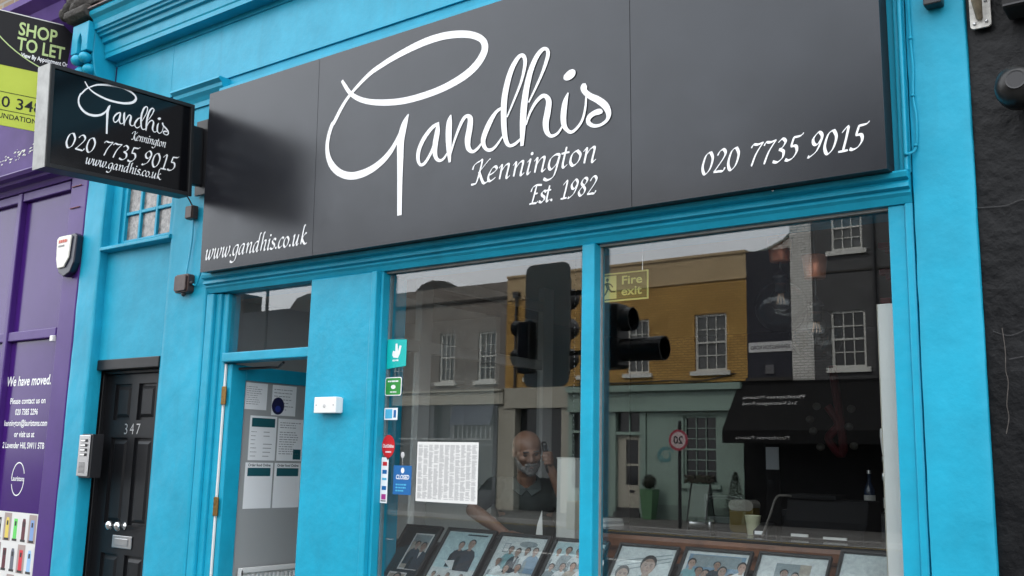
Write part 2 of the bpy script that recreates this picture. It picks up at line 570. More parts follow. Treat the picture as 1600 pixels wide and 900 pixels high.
def pen_text(bm, s, origin, right, up, width, xh, nib=0.2, slant=0.24, pen=R(38), lift=0.002):
    adv = sum(GL[c][0] for c in s)
    sx = width / adv
    x = 0.0
    for c in s:
        a, strokes = GL[c]
        for si, st in enumerate(strokes):
            if c == '.' or (c == 'i' and si == 1):
                p0, p1 = st
                cu, cv = (p0[0] + p1[0]) / 2, (p0[1] + p1[1]) / 2
                seg = [((x + cu + .0) * sx + cv * slant * xh + d * xh * .7, cv * xh + d * xh * .45, w * xh)
                       for d, w in ((-.16, .02), (-.11, .16), (0, .25), (.11, .16), (.16, .02))]
                ribbon(bm, seg, origin, right, up, lift)
                continue
            sp = catmull(st, 7) if len(st) > 2 else [tuple(st[0][k] + (st[1][k] - st[0][k]) * t / 4 for k in (0, 1)) for t in range(5)]
            pts = []
            for i, (u, v) in enumerate(sp):
                q0, q1 = sp[max(i - 1, 0)], sp[min(i + 1, len(sp) - 1)]
                dx, dy = (q1[0] - q0[0]) * sx / xh + slant * (q1[1] - q0[1]), q1[1] - q0[1]
                ang = math.atan2(dy, dx)
                w = math.sqrt((nib * math.sin(ang - pen)) ** 2 + (nib * .22) ** 2)
                if i in (0, len(sp) - 1):
                    w *= .75
                pts.append(((x + u) * sx + slant * v * xh, v * xh, w * xh))
            ribbon(bm, pts, origin, right, up, lift + 0.0006 * si)
        x += a
    return bm

def text_rows(bm, u0, u1, v0, v1, n, origin, right, up, seed, lift=0.0015, fill=0.55, words=True, mi=0):
    """rows of small print as thin dashes"""
    g = random.Random(seed)
    o, r, u = Vector(origin), Vector(right), Vector(up)
    nrm = r.cross(u).normalized()
    step = (v1 - v0) / n
    for i in range(n):
        if g.random() < .07:
            continue
        v = v1 - (i + .5) * step
        x = u0
        end = u0 + (u1 - u0) * g.uniform(.6, 1.0)
        while x < end:
            w = min(end - x, (u1 - u0) * g.uniform(.05, .2)) if words else end - x
            q = [(x, v - step * fill / 2), (x + w, v - step * fill / 2), (x + w, v + step * fill / 2), (x, v + step * fill / 2)]
            f = bm.faces.new([bm.verts.new(o + r * a + u * b + nrm * lift) for a, b in q])
            f.material_index = mi
            x += w + (u1 - u0) * .035
    return bm

def flat(bm, pts, origin, right, up, lift, mi=0):
    o, r, u = Vector(origin), Vector(right), Vector(up)
    nrm = r.cross(u).normalized()
    f = bm.faces.new([bm.verts.new(o + r * a + u * b + nrm * lift) for a, b in pts])
    f.material_index = mi
    return f

def rect(u0, u1, v0, v1):
    return [(u0, v0), (u1, v0), (u1, v1), (u0, v1)]

def oval(cu, cv, ru, rv, n=18):
    return [(cu + ru * math.cos(2 * math.pi * k / n), cv + rv * math.sin(2 * math.pi * k / n)) for k in range(n)]

def rrect(u0, u1, v0, v1, r, n=5):
    out = []
    for cx, cy, a0 in ((u1 - r, v1 - r, 0), (u0 + r, v1 - r, 90), (u0 + r, v0 + r, 180), (u1 - r, v0 + r, 270)):
        for k in range(n + 1):
            a = R(a0 + 90 * k / n)
            out.append((cx + r * math.cos(a), cy + r * math.sin(a)))
    return out

FX, FU = (1, 0, 0), (0, 0, 1)          # facing the street (-y)
OX = (-1, 0, 0)                        # facing the shop from across the street (+y)
SX = (0, 1, 0)                         # facing +x

def wall_holes(x0, x1, z0, z1, y, holes, depth, facing=-1, extra=None):
    """wall sheet in x-z with real openings and reveals; facing -1 looks to -y, +1 to +y"""
    bm = NB()
    xs = sorted({x0, x1, *[h[0] for h in holes], *[h[1] for h in holes]})
    zs = sorted({z0, z1, *[h[2] for h in holes], *[h[3] for h in holes]})
    back = y - facing * depth
    for a, b in zip(xs, xs[1:]):
        for c, d in zip(zs, zs[1:]):
            if any(h[0] <= a and b <= h[1] and h[2] <= c and d <= h[3] for h in holes):
                continue
            bm.faces.new([bm.verts.new(p) for p in ((a, y, c), (b, y, c), (b, y, d), (a, y, d))])
    for h in holes:
        for p, q in (((h[0], h[2]), (h[1], h[2])), ((h[1], h[2]), (h[1], h[3])), ((h[1], h[3]), (h[0], h[3])), ((h[0], h[3]), (h[0], h[2]))):
            bm.faces.new([bm.verts.new(v) for v in ((p[0], y, p[1]), (q[0], y, q[1]), (q[0], back, q[1]), (p[0], back, p[1]))])
    for s in ((x0, z0, x1, z0), (x1, z0, x1, z1), (x1, z1, x0, z1), (x0, z1, x0, z0)):
        bm.faces.new([bm.verts.new(v) for v in ((s[0], y, s[1]), (s[2], y, s[3]), (s[2], back, s[3]), (s[0], back, s[1]))])
    bmesh.ops.remove_doubles(bm, verts=bm.verts, dist=1e-5)
    return bm
# pen strokes of the sign's script name: (along, up, width) in metres on the sign panel
LOGO = [
    [(1.308,1.057,0.0189), (1.34,1.014,0.0251), (1.388,0.958,0.0268), (1.465,0.908,0.0303), (1.561,0.871,0.034), (1.691,0.841,0.0379), (1.826,0.824,0.0393), (1.966,0.823,0.0404), (2.101,0.834,0.0413), (2.216,0.857,0.0454), (2.304,0.887,0.0485), (2.367,0.927,0.05), (2.406,0.973,0.0488), (2.414,1.013,0.044), (2.393,1.054,0.0366), (2.332,1.093,0.0382), (2.243,1.122,0.0414), (2.127,1.141,0.0434), (2.009,1.143,0.045), (1.887,1.131,0.0426), (1.763,1.109,0.0375), (1.655,1.083,0.0337), (1.535,1.043,0.0282), (1.396,0.96,0.0217), (1.321,0.893,0.0266), (1.256,0.809,0.0289), (1.235,0.79,0.0302), (1.208,0.725,0.0302), (1.2,0.653,0.0316), (1.217,0.584,0.039), (1.261,0.522,0.0455), (1.327,0.474,0.0445), (1.408,0.446,0.0457), (1.496,0.443,0.0475), (1.581,0.458,0.0446), (1.665,0.492,0.0407), (1.728,0.537,0.0356), (1.771,0.585,0.0285), (1.808,0.638,0.0286), (1.833,0.689,0.0239)],
    [(1.865,0.737,0.0076), (1.84,0.694,0.04), (1.821,0.642,0.0533), (1.809,0.582,0.0545), (1.81,0.465,0.0464), (1.811,0.327,0.0386), (1.815,0.154,0.0347)],
    [(2.097,0.64,0.0163), (2.048,0.624,0.0242), (1.992,0.577,0.029), (1.953,0.516,0.0294), (1.946,0.463,0.0266), (1.963,0.425,0.0166), (1.994,0.426,0.0204), (2.03,0.462,0.0197), (2.059,0.511,0.0198), (2.083,0.587,0.0126)],
    [(2.09,0.641,0.0142), (2.086,0.594,0.0357), (2.074,0.535,0.0392), (2.07,0.482,0.0348), (2.081,0.444,0.0249), (2.106,0.424,0.017), (2.136,0.43,0.0151), (2.164,0.461,0.0104)],
    [(2.182,0.671,0.0086), (2.172,0.631,0.0382), (2.169,0.559,0.0438), (2.173,0.477,0.035), (2.181,0.402,0.0163)],
    [(2.182,0.436,0.0106), (2.205,0.504,0.0148), (2.237,0.574,0.019), (2.271,0.628,0.0229), (2.299,0.641,0.0209), (2.321,0.619,0.0352), (2.316,0.564,0.041), (2.305,0.51,0.0407), (2.31,0.462,0.0316), (2.339,0.435,0.0185), (2.373,0.445,0.0173), (2.4,0.47,0.0119)],
    [(2.538,0.641,0.015), (2.495,0.623,0.0216), (2.451,0.57,0.0342), (2.417,0.506,0.0343), (2.413,0.467,0.0285), (2.434,0.432,0.0188), (2.466,0.423,0.0187), (2.499,0.439,0.0154), (2.541,0.482,0.0097)],
    [(2.569,0.582,0.0098), (2.617,0.67,0.0137), (2.662,0.761,0.0176), (2.684,0.842,0.0231), (2.681,0.884,0.0226), (2.661,0.901,0.0213), (2.634,0.888,0.0277), (2.599,0.842,0.034), (2.571,0.773,0.0377), (2.551,0.683,0.0391), (2.548,0.583,0.0364), (2.554,0.504,0.0336), (2.568,0.449,0.0261), (2.591,0.424,0.0178), (2.626,0.428,0.0178), (2.666,0.453,0.011)],
    [(2.709,0.634,0.0096), (2.745,0.69,0.0134), (2.789,0.764,0.0172), (2.818,0.827,0.0228), (2.831,0.87,0.0238), (2.82,0.898,0.0172), (2.793,0.899,0.0241), (2.757,0.868,0.031), (2.721,0.801,0.0348), (2.696,0.715,0.0383), (2.68,0.619,0.0416), (2.673,0.513,0.0374), (2.669,0.409,0.0204)],
    [(2.693,0.517,0.0095), (2.718,0.577,0.0152), (2.754,0.625,0.0207), (2.79,0.649,0.0229), (2.816,0.646,0.0216), (2.836,0.614,0.0333), (2.829,0.559,0.0384), (2.818,0.508,0.038), (2.823,0.462,0.0304), (2.843,0.433,0.0187), (2.869,0.428,0.0163), (2.897,0.441,0.0142), (2.923,0.472,0.009)],
    [(2.955,0.636,0.0073), (2.936,0.59,0.0306), (2.926,0.525,0.0353), (2.929,0.476,0.0301), (2.947,0.443,0.0205), (2.974,0.427,0.0168), (3.007,0.442,0.0156), (3.039,0.479,0.0141), (3.056,0.536,0.013), (3.062,0.597,0.0103)],
    [(3.049,0.664,0.0173), (3.047,0.645,0.0383), (3.055,0.619,0.0294), (3.086,0.59,0.0303), (3.131,0.561,0.0343), (3.173,0.522,0.0357), (3.19,0.481,0.0289), (3.18,0.45,0.0186), (3.144,0.432,0.0158), (3.103,0.435,0.0181), (3.074,0.458,0.023), (3.079,0.484,0.0278), (3.11,0.499,0.0275), (3.139,0.5,0.0295), (3.155,0.493,0.0111)],
    [(2.928,0.714,0.0087), (2.938,0.718,0.0346), (2.964,0.726,0.0501), (2.988,0.735,0.0382), (2.998,0.739,0.0087)],
]

# ------------------------------------------------------------------ setting
struct('ground', box(-400, 400, -400, 60, -0.4, -0.16), asphalt)
struct('road', box(-120, 120, -18.6, -4.75, -0.15, -0.12), asphalt)
struct('pavement', box(-120, 120, -4.6, 0.4, -0.15, 0.0), paving)
struct('kerb', box(-120, 120, -4.75, -4.602, -0.15, 0.004), kerb_m, bevel=0.015)
struct('opposite_pavement', box(-120, 120, -22.6, -18.75, -0.15, 0.0), paving)
struct('opposite_kerb', box(-120, 120, -18.748, -18.6, -0.15, 0.004), kerb_m, bevel=0.015)
lm = boxes(*[(-60 + k * 6, -57 + k * 6, -11.75, -11.63, -0.119, -0.116) for k in range(20)])
lm2 = boxes((-120, 120, -5.12, -5.05, -0.119, -0.116), (-120, 120, -5.32, -5.25, -0.119, -0.116),
            (-120, 120, -18.3, -18.23, -0.119, -0.116))
struct('centre_line', lm, white_paint)
struct('kerbside_lines', lm2, mat('yellow_road_paint', (0.55, 0.38, 0.04), 0.8, var=0.3, vscale=30))

# ------------------------------------------------------------------ turquoise shopfront
S = thing('shop_building', 'turquoise painted shopfront with black fascia sign between purple and black buildings', 'building', (-4, 0.3, 0))
obj('pilaster', rough_box(-7.345, -7.075, 0, 0.105, 0, 4.40), turq_wall, S, bevel=0.008, smooth=True)
obj('pilaster', rough_box(-6.165, -5.705, 0.004, 0.3, 0, 4.05), turq_wall, S, bevel=0.008, smooth=True)
obj('pilaster', box(-4.64, -4.11, 0.0, 0.3, 0, 2.675), turq, S, bevel=0.006)
obj('pilaster', rough_box(-1.054, -0.822, 0.003, 0.3, 0, 4.6), turq_wall, S, bevel=0.006, smooth=True)
obj('recess_wall', wall_holes(-7.34, -6.165, 0, 4.05, 0.07, [(-7.19, -6.27, 0.0, 2.28), (-6.955, -6.285, 3.16, 3.9)], 0.16), turq_wall, S)

# six-pane window over the black door
W = obj('window', boxes((-6.955, -6.915, 0.09, 0.14, 3.16, 3.9), (-6.325, -6.285, 0.09, 0.14, 3.16, 3.9),
                        (-6.915, -6.325, 0.09, 0.14, 3.16, 3.20), (-6.915, -6.325, 0.09, 0.14, 3.86, 3.9)), turq, S, bevel=0.004)
for x in (-6.73, -6.515):
    obj('glazing_bar', box(x - .013, x + .013, 0.095, 0.135, 3.201, 3.859), turq, W, bevel=0.004)
for z in (3.41, 3.64):
    obj('glazing_bar', boxes((-6.914, -6.744, 0.095, 0.135, z - .013, z + .013), (-6.716, -6.529, 0.095, 0.135, z - .013, z + .013),
                             (-6.501, -6.326, 0.095, 0.135, z - .013, z + .013)), turq, W, bevel=0.004)
patterned = mat('patterned_glass', (0.30, 0.28, 0.26), 0.18, var=0.8, vscale=22, col2=(0.03, 0.03, 0.03), bump=0.5, bscale=45, spec=0.7)
for ca, cb in ((-6.914, -6.744), (-6.716, -6.529), (-6.501, -6.326)):
    for za, zb in ((3.201, 3.397), (3.423, 3.627), (3.653, 3.859)):
        obj('pane', box(ca + .001, cb - .001, 0.115, 0.12, za + .001, zb - .001), patterned, W)
obj('window_sill', prof_x(NB(), [(0.07, 3.158), (0.0, 3.15), (-0.012, 3.14), (-0.012, 3.118), (0.07, 3.112)], -7.07, -6.17), turq, S, bevel=0.004)

# black six-panel door with its frame
D = obj('door_frame', boxes((-7.188, -7.115, 0.11, 0.2, 0, 2.20), (-6.335, -6.272, 0.11, 0.2, 0, 2.20), (-7.07, -6.272, 0.06, 0.2, 2.20, 2.279), (-7.188, -7.0701, 0.11, 0.2, 2.2001, 2.279),
                            (-7.115, -7.09, 0.135, 0.2, 0, 2.20), (-6.36, -6.335, 0.135, 0.2, 0, 2.20), (-7.09, -6.36, 0.135, 0.2, 2.175, 2.20)), black_gloss, S, bevel=0.006)
D = obj('door', wall_holes(-7.088, -6.362, 0.02, 2.173, 0.17, [(-6.965, -6.75, 1.83, 2.10), (-6.66, -6.445, 1.83, 2.10),
        (-6.965, -6.75, 1.07, 1.76 - .06), (-6.66, -6.445, 1.07, 1.70), (-6.965, -6.75, 0.2, 0.86), (-6.66, -6.445, 0.2, 0.86)], 0.022), black_gloss, S)
PW = .215
for xa in (-6.965, -6.66):
    for za, zb in ((1.83, 2.10), (1.07, 1.70), (0.2, 0.86)):
        bm = box(xa, xa + PW, 0.190, 0.196, za, zb)
        # raised field with sloping margins
        m1, m2 = .02, .045
        o4 = [(xa + m1, za + m1), (xa + PW - m1, za + m1), (xa + PW - m1, zb - m1), (xa + m1, zb - m1)]
        i4 = [(xa + m2, za + m2), (xa + PW - m2, za + m2), (xa + PW - m2, zb - m2), (xa + m2, zb - m2)]
        a = [bm.verts.new((p[0], 0.1898, p[1])) for p in o4]
        b = [bm.verts.new((p[0], 0.176, p[1])) for p in i4]
        for i in range(4):
            bm.faces.new((a[i], a[(i + 1) % 4], b[(i + 1) % 4], b[i]))
        bm.faces.new(b)
        obj('door_panel', bm, black_gloss, D)
# numerals, knobs, letter plate
obj('door_number', text_bm(NB(), '347', 0.115, (-6.70, 0.1675, 1.725), FX, FU, 'CENTER', weight=-0.001, space=1.35), steel, D)
for xk in (-6.80, -6.69):
    bm = lathe(NB(), [(0.028, 0.0), (0.028, -0.006), (0.013, -0.012), (0.012, -0.03), (0.028, -0.042), (0.036, -0.055), (0.03, -0.07), (0.012, -0.078), (0, -0.079)], (xk, 0.169, 1.065), 20, 'Y')
    obj('door_knob', bm, chrome, D, smooth=True)
L = obj('letter_plate', box(-6.82, -6.575, 0.16, 0.169, 0.905, 0.995), steel, D, bevel=0.004)
obj('letter_flap', box(-6.78, -6.615, 0.154, 0.1595, 0.925, 0.975), steel, L, bevel=0.003)

# shop doorway frame, transom and light over it
F = obj('doorway_frame', boxes((-5.70, -5.625, 0.01, 0.16, 0, 2.67), (-5.625, -5.575, 0.035, 0.16, 0, 2.67), (-5.575, -5.52, 0.055, 0.16, 0, 2.67)), turq, S, bevel=0.007)
obj('transom_bar', box(-5.519, -4.641, 0.03, 0.15, 2.20, 2.262), turq, S, bevel=0.008)
obj('transom_head', prof_x(NB(), [(0.03, 2.70), (0.04, 2.685), (0.07, 2.672), (0.16, 2.672), (0.16, 2.70)], -5.519, -4.641), turq, S)
obj('transom_pane', box(-5.519, -4.642, 0.085, 0.091, 2.263, 2.671), glass, S)

# moulded beam over door and window
prof = [(0.3, 2.80), (-0.045, 2.80), (-0.05, 2.792), (-0.045, 2.772), (-0.02, 2.764), (-0.028, 2.752), (-0.03, 2.735), (-0.005, 2.728), (-0.008, 2.715), (0.005, 2.703), (0.012, 2.69), (0.02, 2.676), (0.3, 2.676)]
obj('head_beam', prof_x(NB(), prof, -5.70, -1.062), turq, S)

# big display window: frame, mullion, stallriser, panes
Wd = obj('shop_window', boxes((-4.11, -4.066, -0.012, 0.14, 0.80, 2.676), (-4.066, -4.045, 0.022, 0.14, 0.80, 2.676),
                              (-1.165, -1.095, 0.03, 0.14, 0.80, 2.676), (-1.095, -1.062, 0.016, 0.14, 0, 2.676),
                              (-4.044, -1.166, -0.03, 0.14, 0.74, 0.80)), turq, S, bevel=0.006)
obj('mullion', boxes((-2.652, -2.578, 0.0, 0.072, 0.801, 2.675), (-2.643, -2.587, 0.0845, 0.12, 0.801, 2.675)), turq, Wd, bevel=0.007)
obj('pane', box(-4.043, -2.617, 0.075, 0.081, 0.802, 2.674), glass, Wd)
obj('pane', box(-2.613, -1.167, 0.075, 0.081, 0.802, 2.674), glass, Wd)
obj('glazing_bead', boxes((-4.044, -4.03, 0.082, 0.1, 0.803, 2.66), (-2.586, -2.572, 0.06, 0.0745, 0.803, 2.66),
                          (-4.044, -2.653, 0.05, 0.0745, 2.664, 2.6755), (-2.577, -1.166, 0.05, 0.0745, 2.664, 2.6755)), grey_metal, Wd)
obj('stallriser', boxes((-4.11, -1.061, 0.04, 0.3, 0.0, 0.739), (-3.95, -2.72, 0.025, 0.039, 0.12, 0.66), (-2.5, -1.2, 0.025, 0.039, 0.12, 0.66)), turq, S, bevel=0.006)

# fascia board, batten over the sign, cornice with its console
obj('fascia', boxes((-7.075, -5.70, 0.02, 0.3, 4.051, 4.70), (-5.699, -1.058, 0.01, 0.3, 2.801, 4.70)), turq_wall, S)
obj('fascia_board', box(-6.31, -1.102, -0.004, 0.009, 4.21, 4.62), turq, S, bevel=0.002)
obj('fascia_board', box(-7.072, -6.313, -0.004, 0.019, 4.06, 4.62), turq, S, bevel=0.002)
obj('batten', box(-5.66, -1.102, -0.05, 0.008, 4.085, 4.125), turq, S, bevel=0.004)
obj('side_moulding', boxes((-1.10, -1.078, -0.012, 0.009, 2.801, 4.6), (-1.0775, -1.0605, -0.03, 0.009, 2.801, 4.6)), turq, S, bevel=0.006)
obj('pilaster_capital', prof_x(NB(), [(0.02, 4.20), (-0.085, 4.20), (-0.09, 4.185), (-0.06, 4.165), (-0.055, 4.14), (-0.03, 4.115), (-0.012, 4.09), (-0.012, 4.052), (0.02, 4.052)], -6.19, -5.62), turq, S)
cp = [(0.1, 5.0), (-0.40, 5.0), (-0.41, 4.975), (-0.40, 4.955), (-0.36, 4.935), (-0.335, 4.90), (-0.325, 4.86), (-0.30, 4.855), (-0.295, 4.84), (-0.265, 4.835), (-0.26, 4.815), (-0.225, 4.81),
      (-0.215, 4.775), (-0.18, 4.77), (-0.175, 4.70), (-0.165, 4.69), (-0.165, 4.655), (-0.02, 4.655), (-0.02, 4.62), (0.1, 4.62)]
cp = [(y * .68 if y < 0 else y, z) for y, z in cp]
obj('cornice', prof_x(NB(), cp, -7.08, -0.6), turq, S)
obj('lead_flashing', prof_x(NB(), [(0.1, 5.06), (-0.295, 5.012), (-0.295, 5.002), (0.1, 5.002)], -7.09, -0.6), mat('weathered_lead', (0.3, 0.25, 0.24), 0.7, var=0.6, vscale=25, col2=(0.12, 0.06, 0.05)), S)
# console bracket: plate with a pointed slot over rows of little rolls
K = obj('console', NB(), turq, S)
bm = NB()
prof = [(0.0, 4.92), (-0.21, 4.92), (-0.21, 4.66), (-0.18, 4.52), (-0.10, 4.40), (0.0, 4.36)]
prof_x(bm, [(y, z) for y, z in prof], -7.31, -7.09)
bm.transform(Matrix.Translation(-root_loc(S)))
bmesh.ops.recalc_face_normals(bm, faces=bm.faces)
bm.to_mesh(K.data)
bm.free()
bv = K.modifiers.new('bevel', 'BEVEL'); bv.width = 0.006; bv.segments = 2
plate = [(-.115, -.11), (-.032, -.11), (-.032, -.02), (-.02, .02), (0, .05), (.02, .02), (.032, -.02), (.032, -.11), (.115, -.11), (.115, .13), (-.115, .13)]
bm = poly_prism(NB(), plate, (-7.2, -0.27, 4.79), FX, FU, 0.058)
obj('front_plate', bm, turq, K, bevel=0.005)
for j, (yy, zz) in enumerate(((-0.24, 4.635), (-0.20, 4.55), (-0.15, 4.46))):
    for xx in (-7.255, -7.145):
        bm = NB()
        ell(bm, (xx, yy, zz), (0.052, 0.05, 0.045))
        obj('roll', bm, turq, K, smooth=True)
# unseen upper storey in stock brick, added with its roof to block the sun
stock = brick_mat('stock_brick', (0.30, 0.21, 0.12), (0.22, 0.15, 0.09), (0.25, 0.24, 0.22))
obj('unseen_upper_wall', wall_holes(-7.35, -0.82, 5.07, 10.5, 0.1, [(-6.3, -5.3, 6.0, 8.0), (-4.4, -3.4, 6.0, 8.0), (-2.5, -1.5, 6.0, 8.0)], 0.15), stock, S)
for x in (-6.3, -4.4, -2.5):
    w = obj('window', boxes((x, x + .06, .16, .22, 6, 8), (x + .94, x + 1, .16, .22, 6, 8), (x + .06, x + .94, .16, .22, 6, 6.06), (x + .06, x + .94, .16, .22, 7.94, 8), (x + .06, x + .94, .16, .22, 6.97, 7.03)), white_paint, S)
    obj('pane', box(x + .05, x + .95, .19, .2, 6.05, 7.95), mat('dark_pane', (0.01, 0.011, 0.013), 0.08, spec=0.6), w)
obj('roof', box(-7.35, -0.82, 0.1, 9.0, 10.501, 10.7), mat('slate', (0.06, 0.06, 0.07), 0.7, var=0.3), S)

# ---- rooms behind the glass
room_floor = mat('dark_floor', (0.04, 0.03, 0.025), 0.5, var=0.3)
pale_ceiling = mat('cream_ceiling', (0.45, 0.44, 0.41), 0.8)
lobby_wall = mat('pale_grey_wall', (0.42, 0.43, 0.43), 0.7, var=0.08, vscale=3)
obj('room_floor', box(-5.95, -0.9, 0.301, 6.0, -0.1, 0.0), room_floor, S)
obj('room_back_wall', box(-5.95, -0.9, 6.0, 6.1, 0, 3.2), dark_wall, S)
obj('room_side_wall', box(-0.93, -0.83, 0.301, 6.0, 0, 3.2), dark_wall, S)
obj('room_side_wall', box(-5.95, -5.85, 0.16, 6.0, 0, 3.2), lobby_wall, S)
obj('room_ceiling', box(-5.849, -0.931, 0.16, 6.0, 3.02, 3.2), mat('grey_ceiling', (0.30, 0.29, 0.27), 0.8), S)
obj('lobby_ceiling', box(-5.84, -4.66, 0.162, 1.9, 2.69, 2.74), pale_ceiling, S)
obj('lobby_back_wall', box(-5.84, -4.66, 1.9, 1.96, 0, 2.69), mat('white_wall', (0.62, 0.61, 0.58), 0.7), S)
# glazed white screen between the lobby and the dining room
P_ = obj('lobby_screen', boxes((-4.66, -4.60, 0.31, 0.37, 0, 3.0), (-4.66, -4.60, 0.98, 1.1, 0, 3.0), (-4.66, -4.60, 2.46, 2.6, 0, 3.0),
                               (-4.655, -4.605, 0.371, 0.979, 2.32, 2.40), (-4.655, -4.605, 1.101, 2.459, 2.32, 2.40), (-4.655, -4.605, 1.101, 2.459, 2.80, 2.88),
                               (-4.655, -4.605, 0.371, 0.979, 0, 0.9), (-4.655, -4.605, 1.101, 2.459, 0, 0.9)), white_paint, S, bevel=0.006)
obj('pane', box(-4.634, -4.63, 0.372, 0.978, 0.901, 2.319), pane_glass, P_)
obj('pane', box(-4.634, -4.63, 1.102, 2.458, 0.901, 2.319), pane_glass, P_)

# open shop door, hinged on the left, folded back along the lobby wall
Dr = obj('shop_door', boxes((-5.505, -5.46, 0.075, 0.20, 0.02, 2.19), (-5.505, -5.46, 0.80, 0.90, 0.02, 2.19),
                            (-5.503, -5.462, 0.2001, 0.7999, 2.09, 2.188), (-5.503, -5.462, 0.2001, 0.7999, 0.02, 0.30)), turq, S, bevel=0.006)
obj('door_panel', box(-5.487, -5.478, 0.2, 0.8, 0.30, 2.09), mat('frosted_panel', (0.33, 0.34, 0.34), 0.3), Dr)
obj('door_edge', box(-5.519, -5.5055, 0.062, 0.074, 0.02, 2.19), white_paint, Dr)
for z in (0.35, 1.26, 1.98):
    obj('hinge', boxes((-5.521, -5.475, 0.052, 0.06, z - .06, z + .06)), brass, Dr, bevel=0.002)
bm = NB()
tube(bm, [(-5.44, 0.12, 2.16), (-5.20, 0.25, 2.175), (-5.02, 0.14, 2.188)], 0.009, 8)
obj('door_closer_arm', bm, dark_plastic, Dr)

# ------------------------------------------------------------------ purple shop
U = thing('purple_building', 'purple painted empty shop front at the left edge', 'building', (-9.2, 0.3, 0))
obj('pilaster', box(-7.60, -7.351, 0.0, 0.3, 0, 3.90), purple, U, bevel=0.012)
for zz in (3.70, 3.52):
    obj('pilaster_bolt', box(-7.57, -7.43, -0.012, -0.001, zz, zz + .005), mat('rusty_stain', (0.25, 0.10, 0.12), 0.8), U)
obj('window_frame', boxes((-8.475, -8.41, 0.01, 0.2, 0.25, 3.78), (-7.645, -7.601, 0.045, 0.2, 0.25, 3.78), (-8.409, -7.646, 0.02, 0.2, 2.485, 2.565), (-9.7, -8.476, 0.02, 0.2, 2.485, 2.565),
                          (-8.409, -7.646, 0.02, 0.2, 3.70, 3.78), (-9.7, -8.476, 0.02, 0.2, 3.70, 3.78)), purple, U, bevel=0.008)
for a, b in ((-8.409, -7.646), (-9.7, -8.476)):
    for c, d in ((2.566, 3.699), (0.25, 2.484)):
        obj('covered_pane', box(a, b, 0.06, 0.08, c, d), purple_panel, U)
obj('head', prof_x(NB(), [(0.3, 3.90), (-0.16, 3.90), (-0.17, 3.885), (-0.15, 3.86), (-0.10, 3.85), (-0.09, 3.83), (-0.02, 3.82), (0.0, 3.78), (0.3, 3.78)], -9.9, -7.352), purple, U)
obj('fascia', prof_x(NB(), [(0.3, 5.05), (-0.05, 5.05), (-0.12, 3.901), (0.3, 3.901)], -9.9, -7.43), mat('sky_sheen_purple', (0.082, 0.036, 0.21), 0.45, var=0.3, vscale=2.5, spec=0.1), U)  # lighter purple: the sky's reflection is put into the colour
obj('cornice', prof_x(NB(), [(0.3, 5.38), (-0.30, 5.38), (-0.30, 5.32), (-0.22, 5.26), (-0.18, 5.15), (-0.06, 5.051), (0.3, 5.051)], -9.9, -7.60), mat('sky_sheen_purple', (0.1, 0.05, 0.2)), U)
obj('stallriser', box(-9.9, -7.601, 0.03, 0.3, 0, 0.249), purple, U)
obj('unseen_upper_wall', box(-11.5, -7.352, 0.12, 9.0, 5.39, 10.5), stock, U)  # unseen upper and side masses, added to keep the sun off the front
obj('side_wall', box(-11.5, -9.71, 0.1, 9.0, 0, 5.38), purple, U)
# white flecks along the fascia foot, painted in for a string of small lights
bm = NB()
g = random.Random(3)
for k in range(46):
    x = -8.75 + g.random() * 0.75
    z = 4.03 + (x + 8.75) * 0.09 + g.gauss(0, .022)
    s = g.uniform(.004, .014)
    yy = -0.12 + (z - 3.901) * 0.061 - 0.003
    flat(bm, [(x - s * 1.6, z - s * .4), (x + s * .8, z - s * .5), (x + s * 1.7, z + s * .5), (x - s * .4, z + s * .5)], (0, yy, 0), FX, FU, 0.001)
fl = obj('string_light_flecks', bm, white_paint, U); fl['kind'] = 'stuff'
# window lettering
yv = 0.0585
obj('window_lettering', text_bm(NB(), 'We have moved.', 0.112, (-8.42, yv, 2.115), FX, FU, 'LEFT', shear=0.12, weight=0.0022, width=0.70), white_vinyl, U)
for s, zz, w in (('Please contact us on', 1.965, .56), ('020 7385 2296', 1.875, .36), ('kennington@lauristons.com', 1.785, .68), ('or visit us at', 1.695, .32), ('2 Lavender Hill, SW11 5TB', 1.605, .66)):
    obj('window_lettering', text_bm(NB(), s, 0.068, (-8.045, yv, zz), FX, FU, 'CENTER', weight=0.0012, width=w), white_vinyl, U)
bm = NB()
arc = [(-8.07 + .098 * math.cos(R(a)), 1.36 + .13 * math.sin(R(a)), .009) for a in range(20, 186, 8)]
ribbon(bm, arc, (0, yv, 0), FX, FU)
arc = [(-8.07 + .098 * math.cos(R(a)), 1.36 + .13 * math.sin(R(a)), .009) for a in range(200, 366, 8)]
ribbon(bm, arc, (0, yv, 0), FX, FU)
obj('round_logo', bm, white_vinyl, U)
obj('window_lettering', text_bm(NB(), 'Lauristons', 0.055, (-8.07, yv, 1.345), FX, FU, 'CENTER', weight=0.0008, width=0.2), white_vinyl, U)
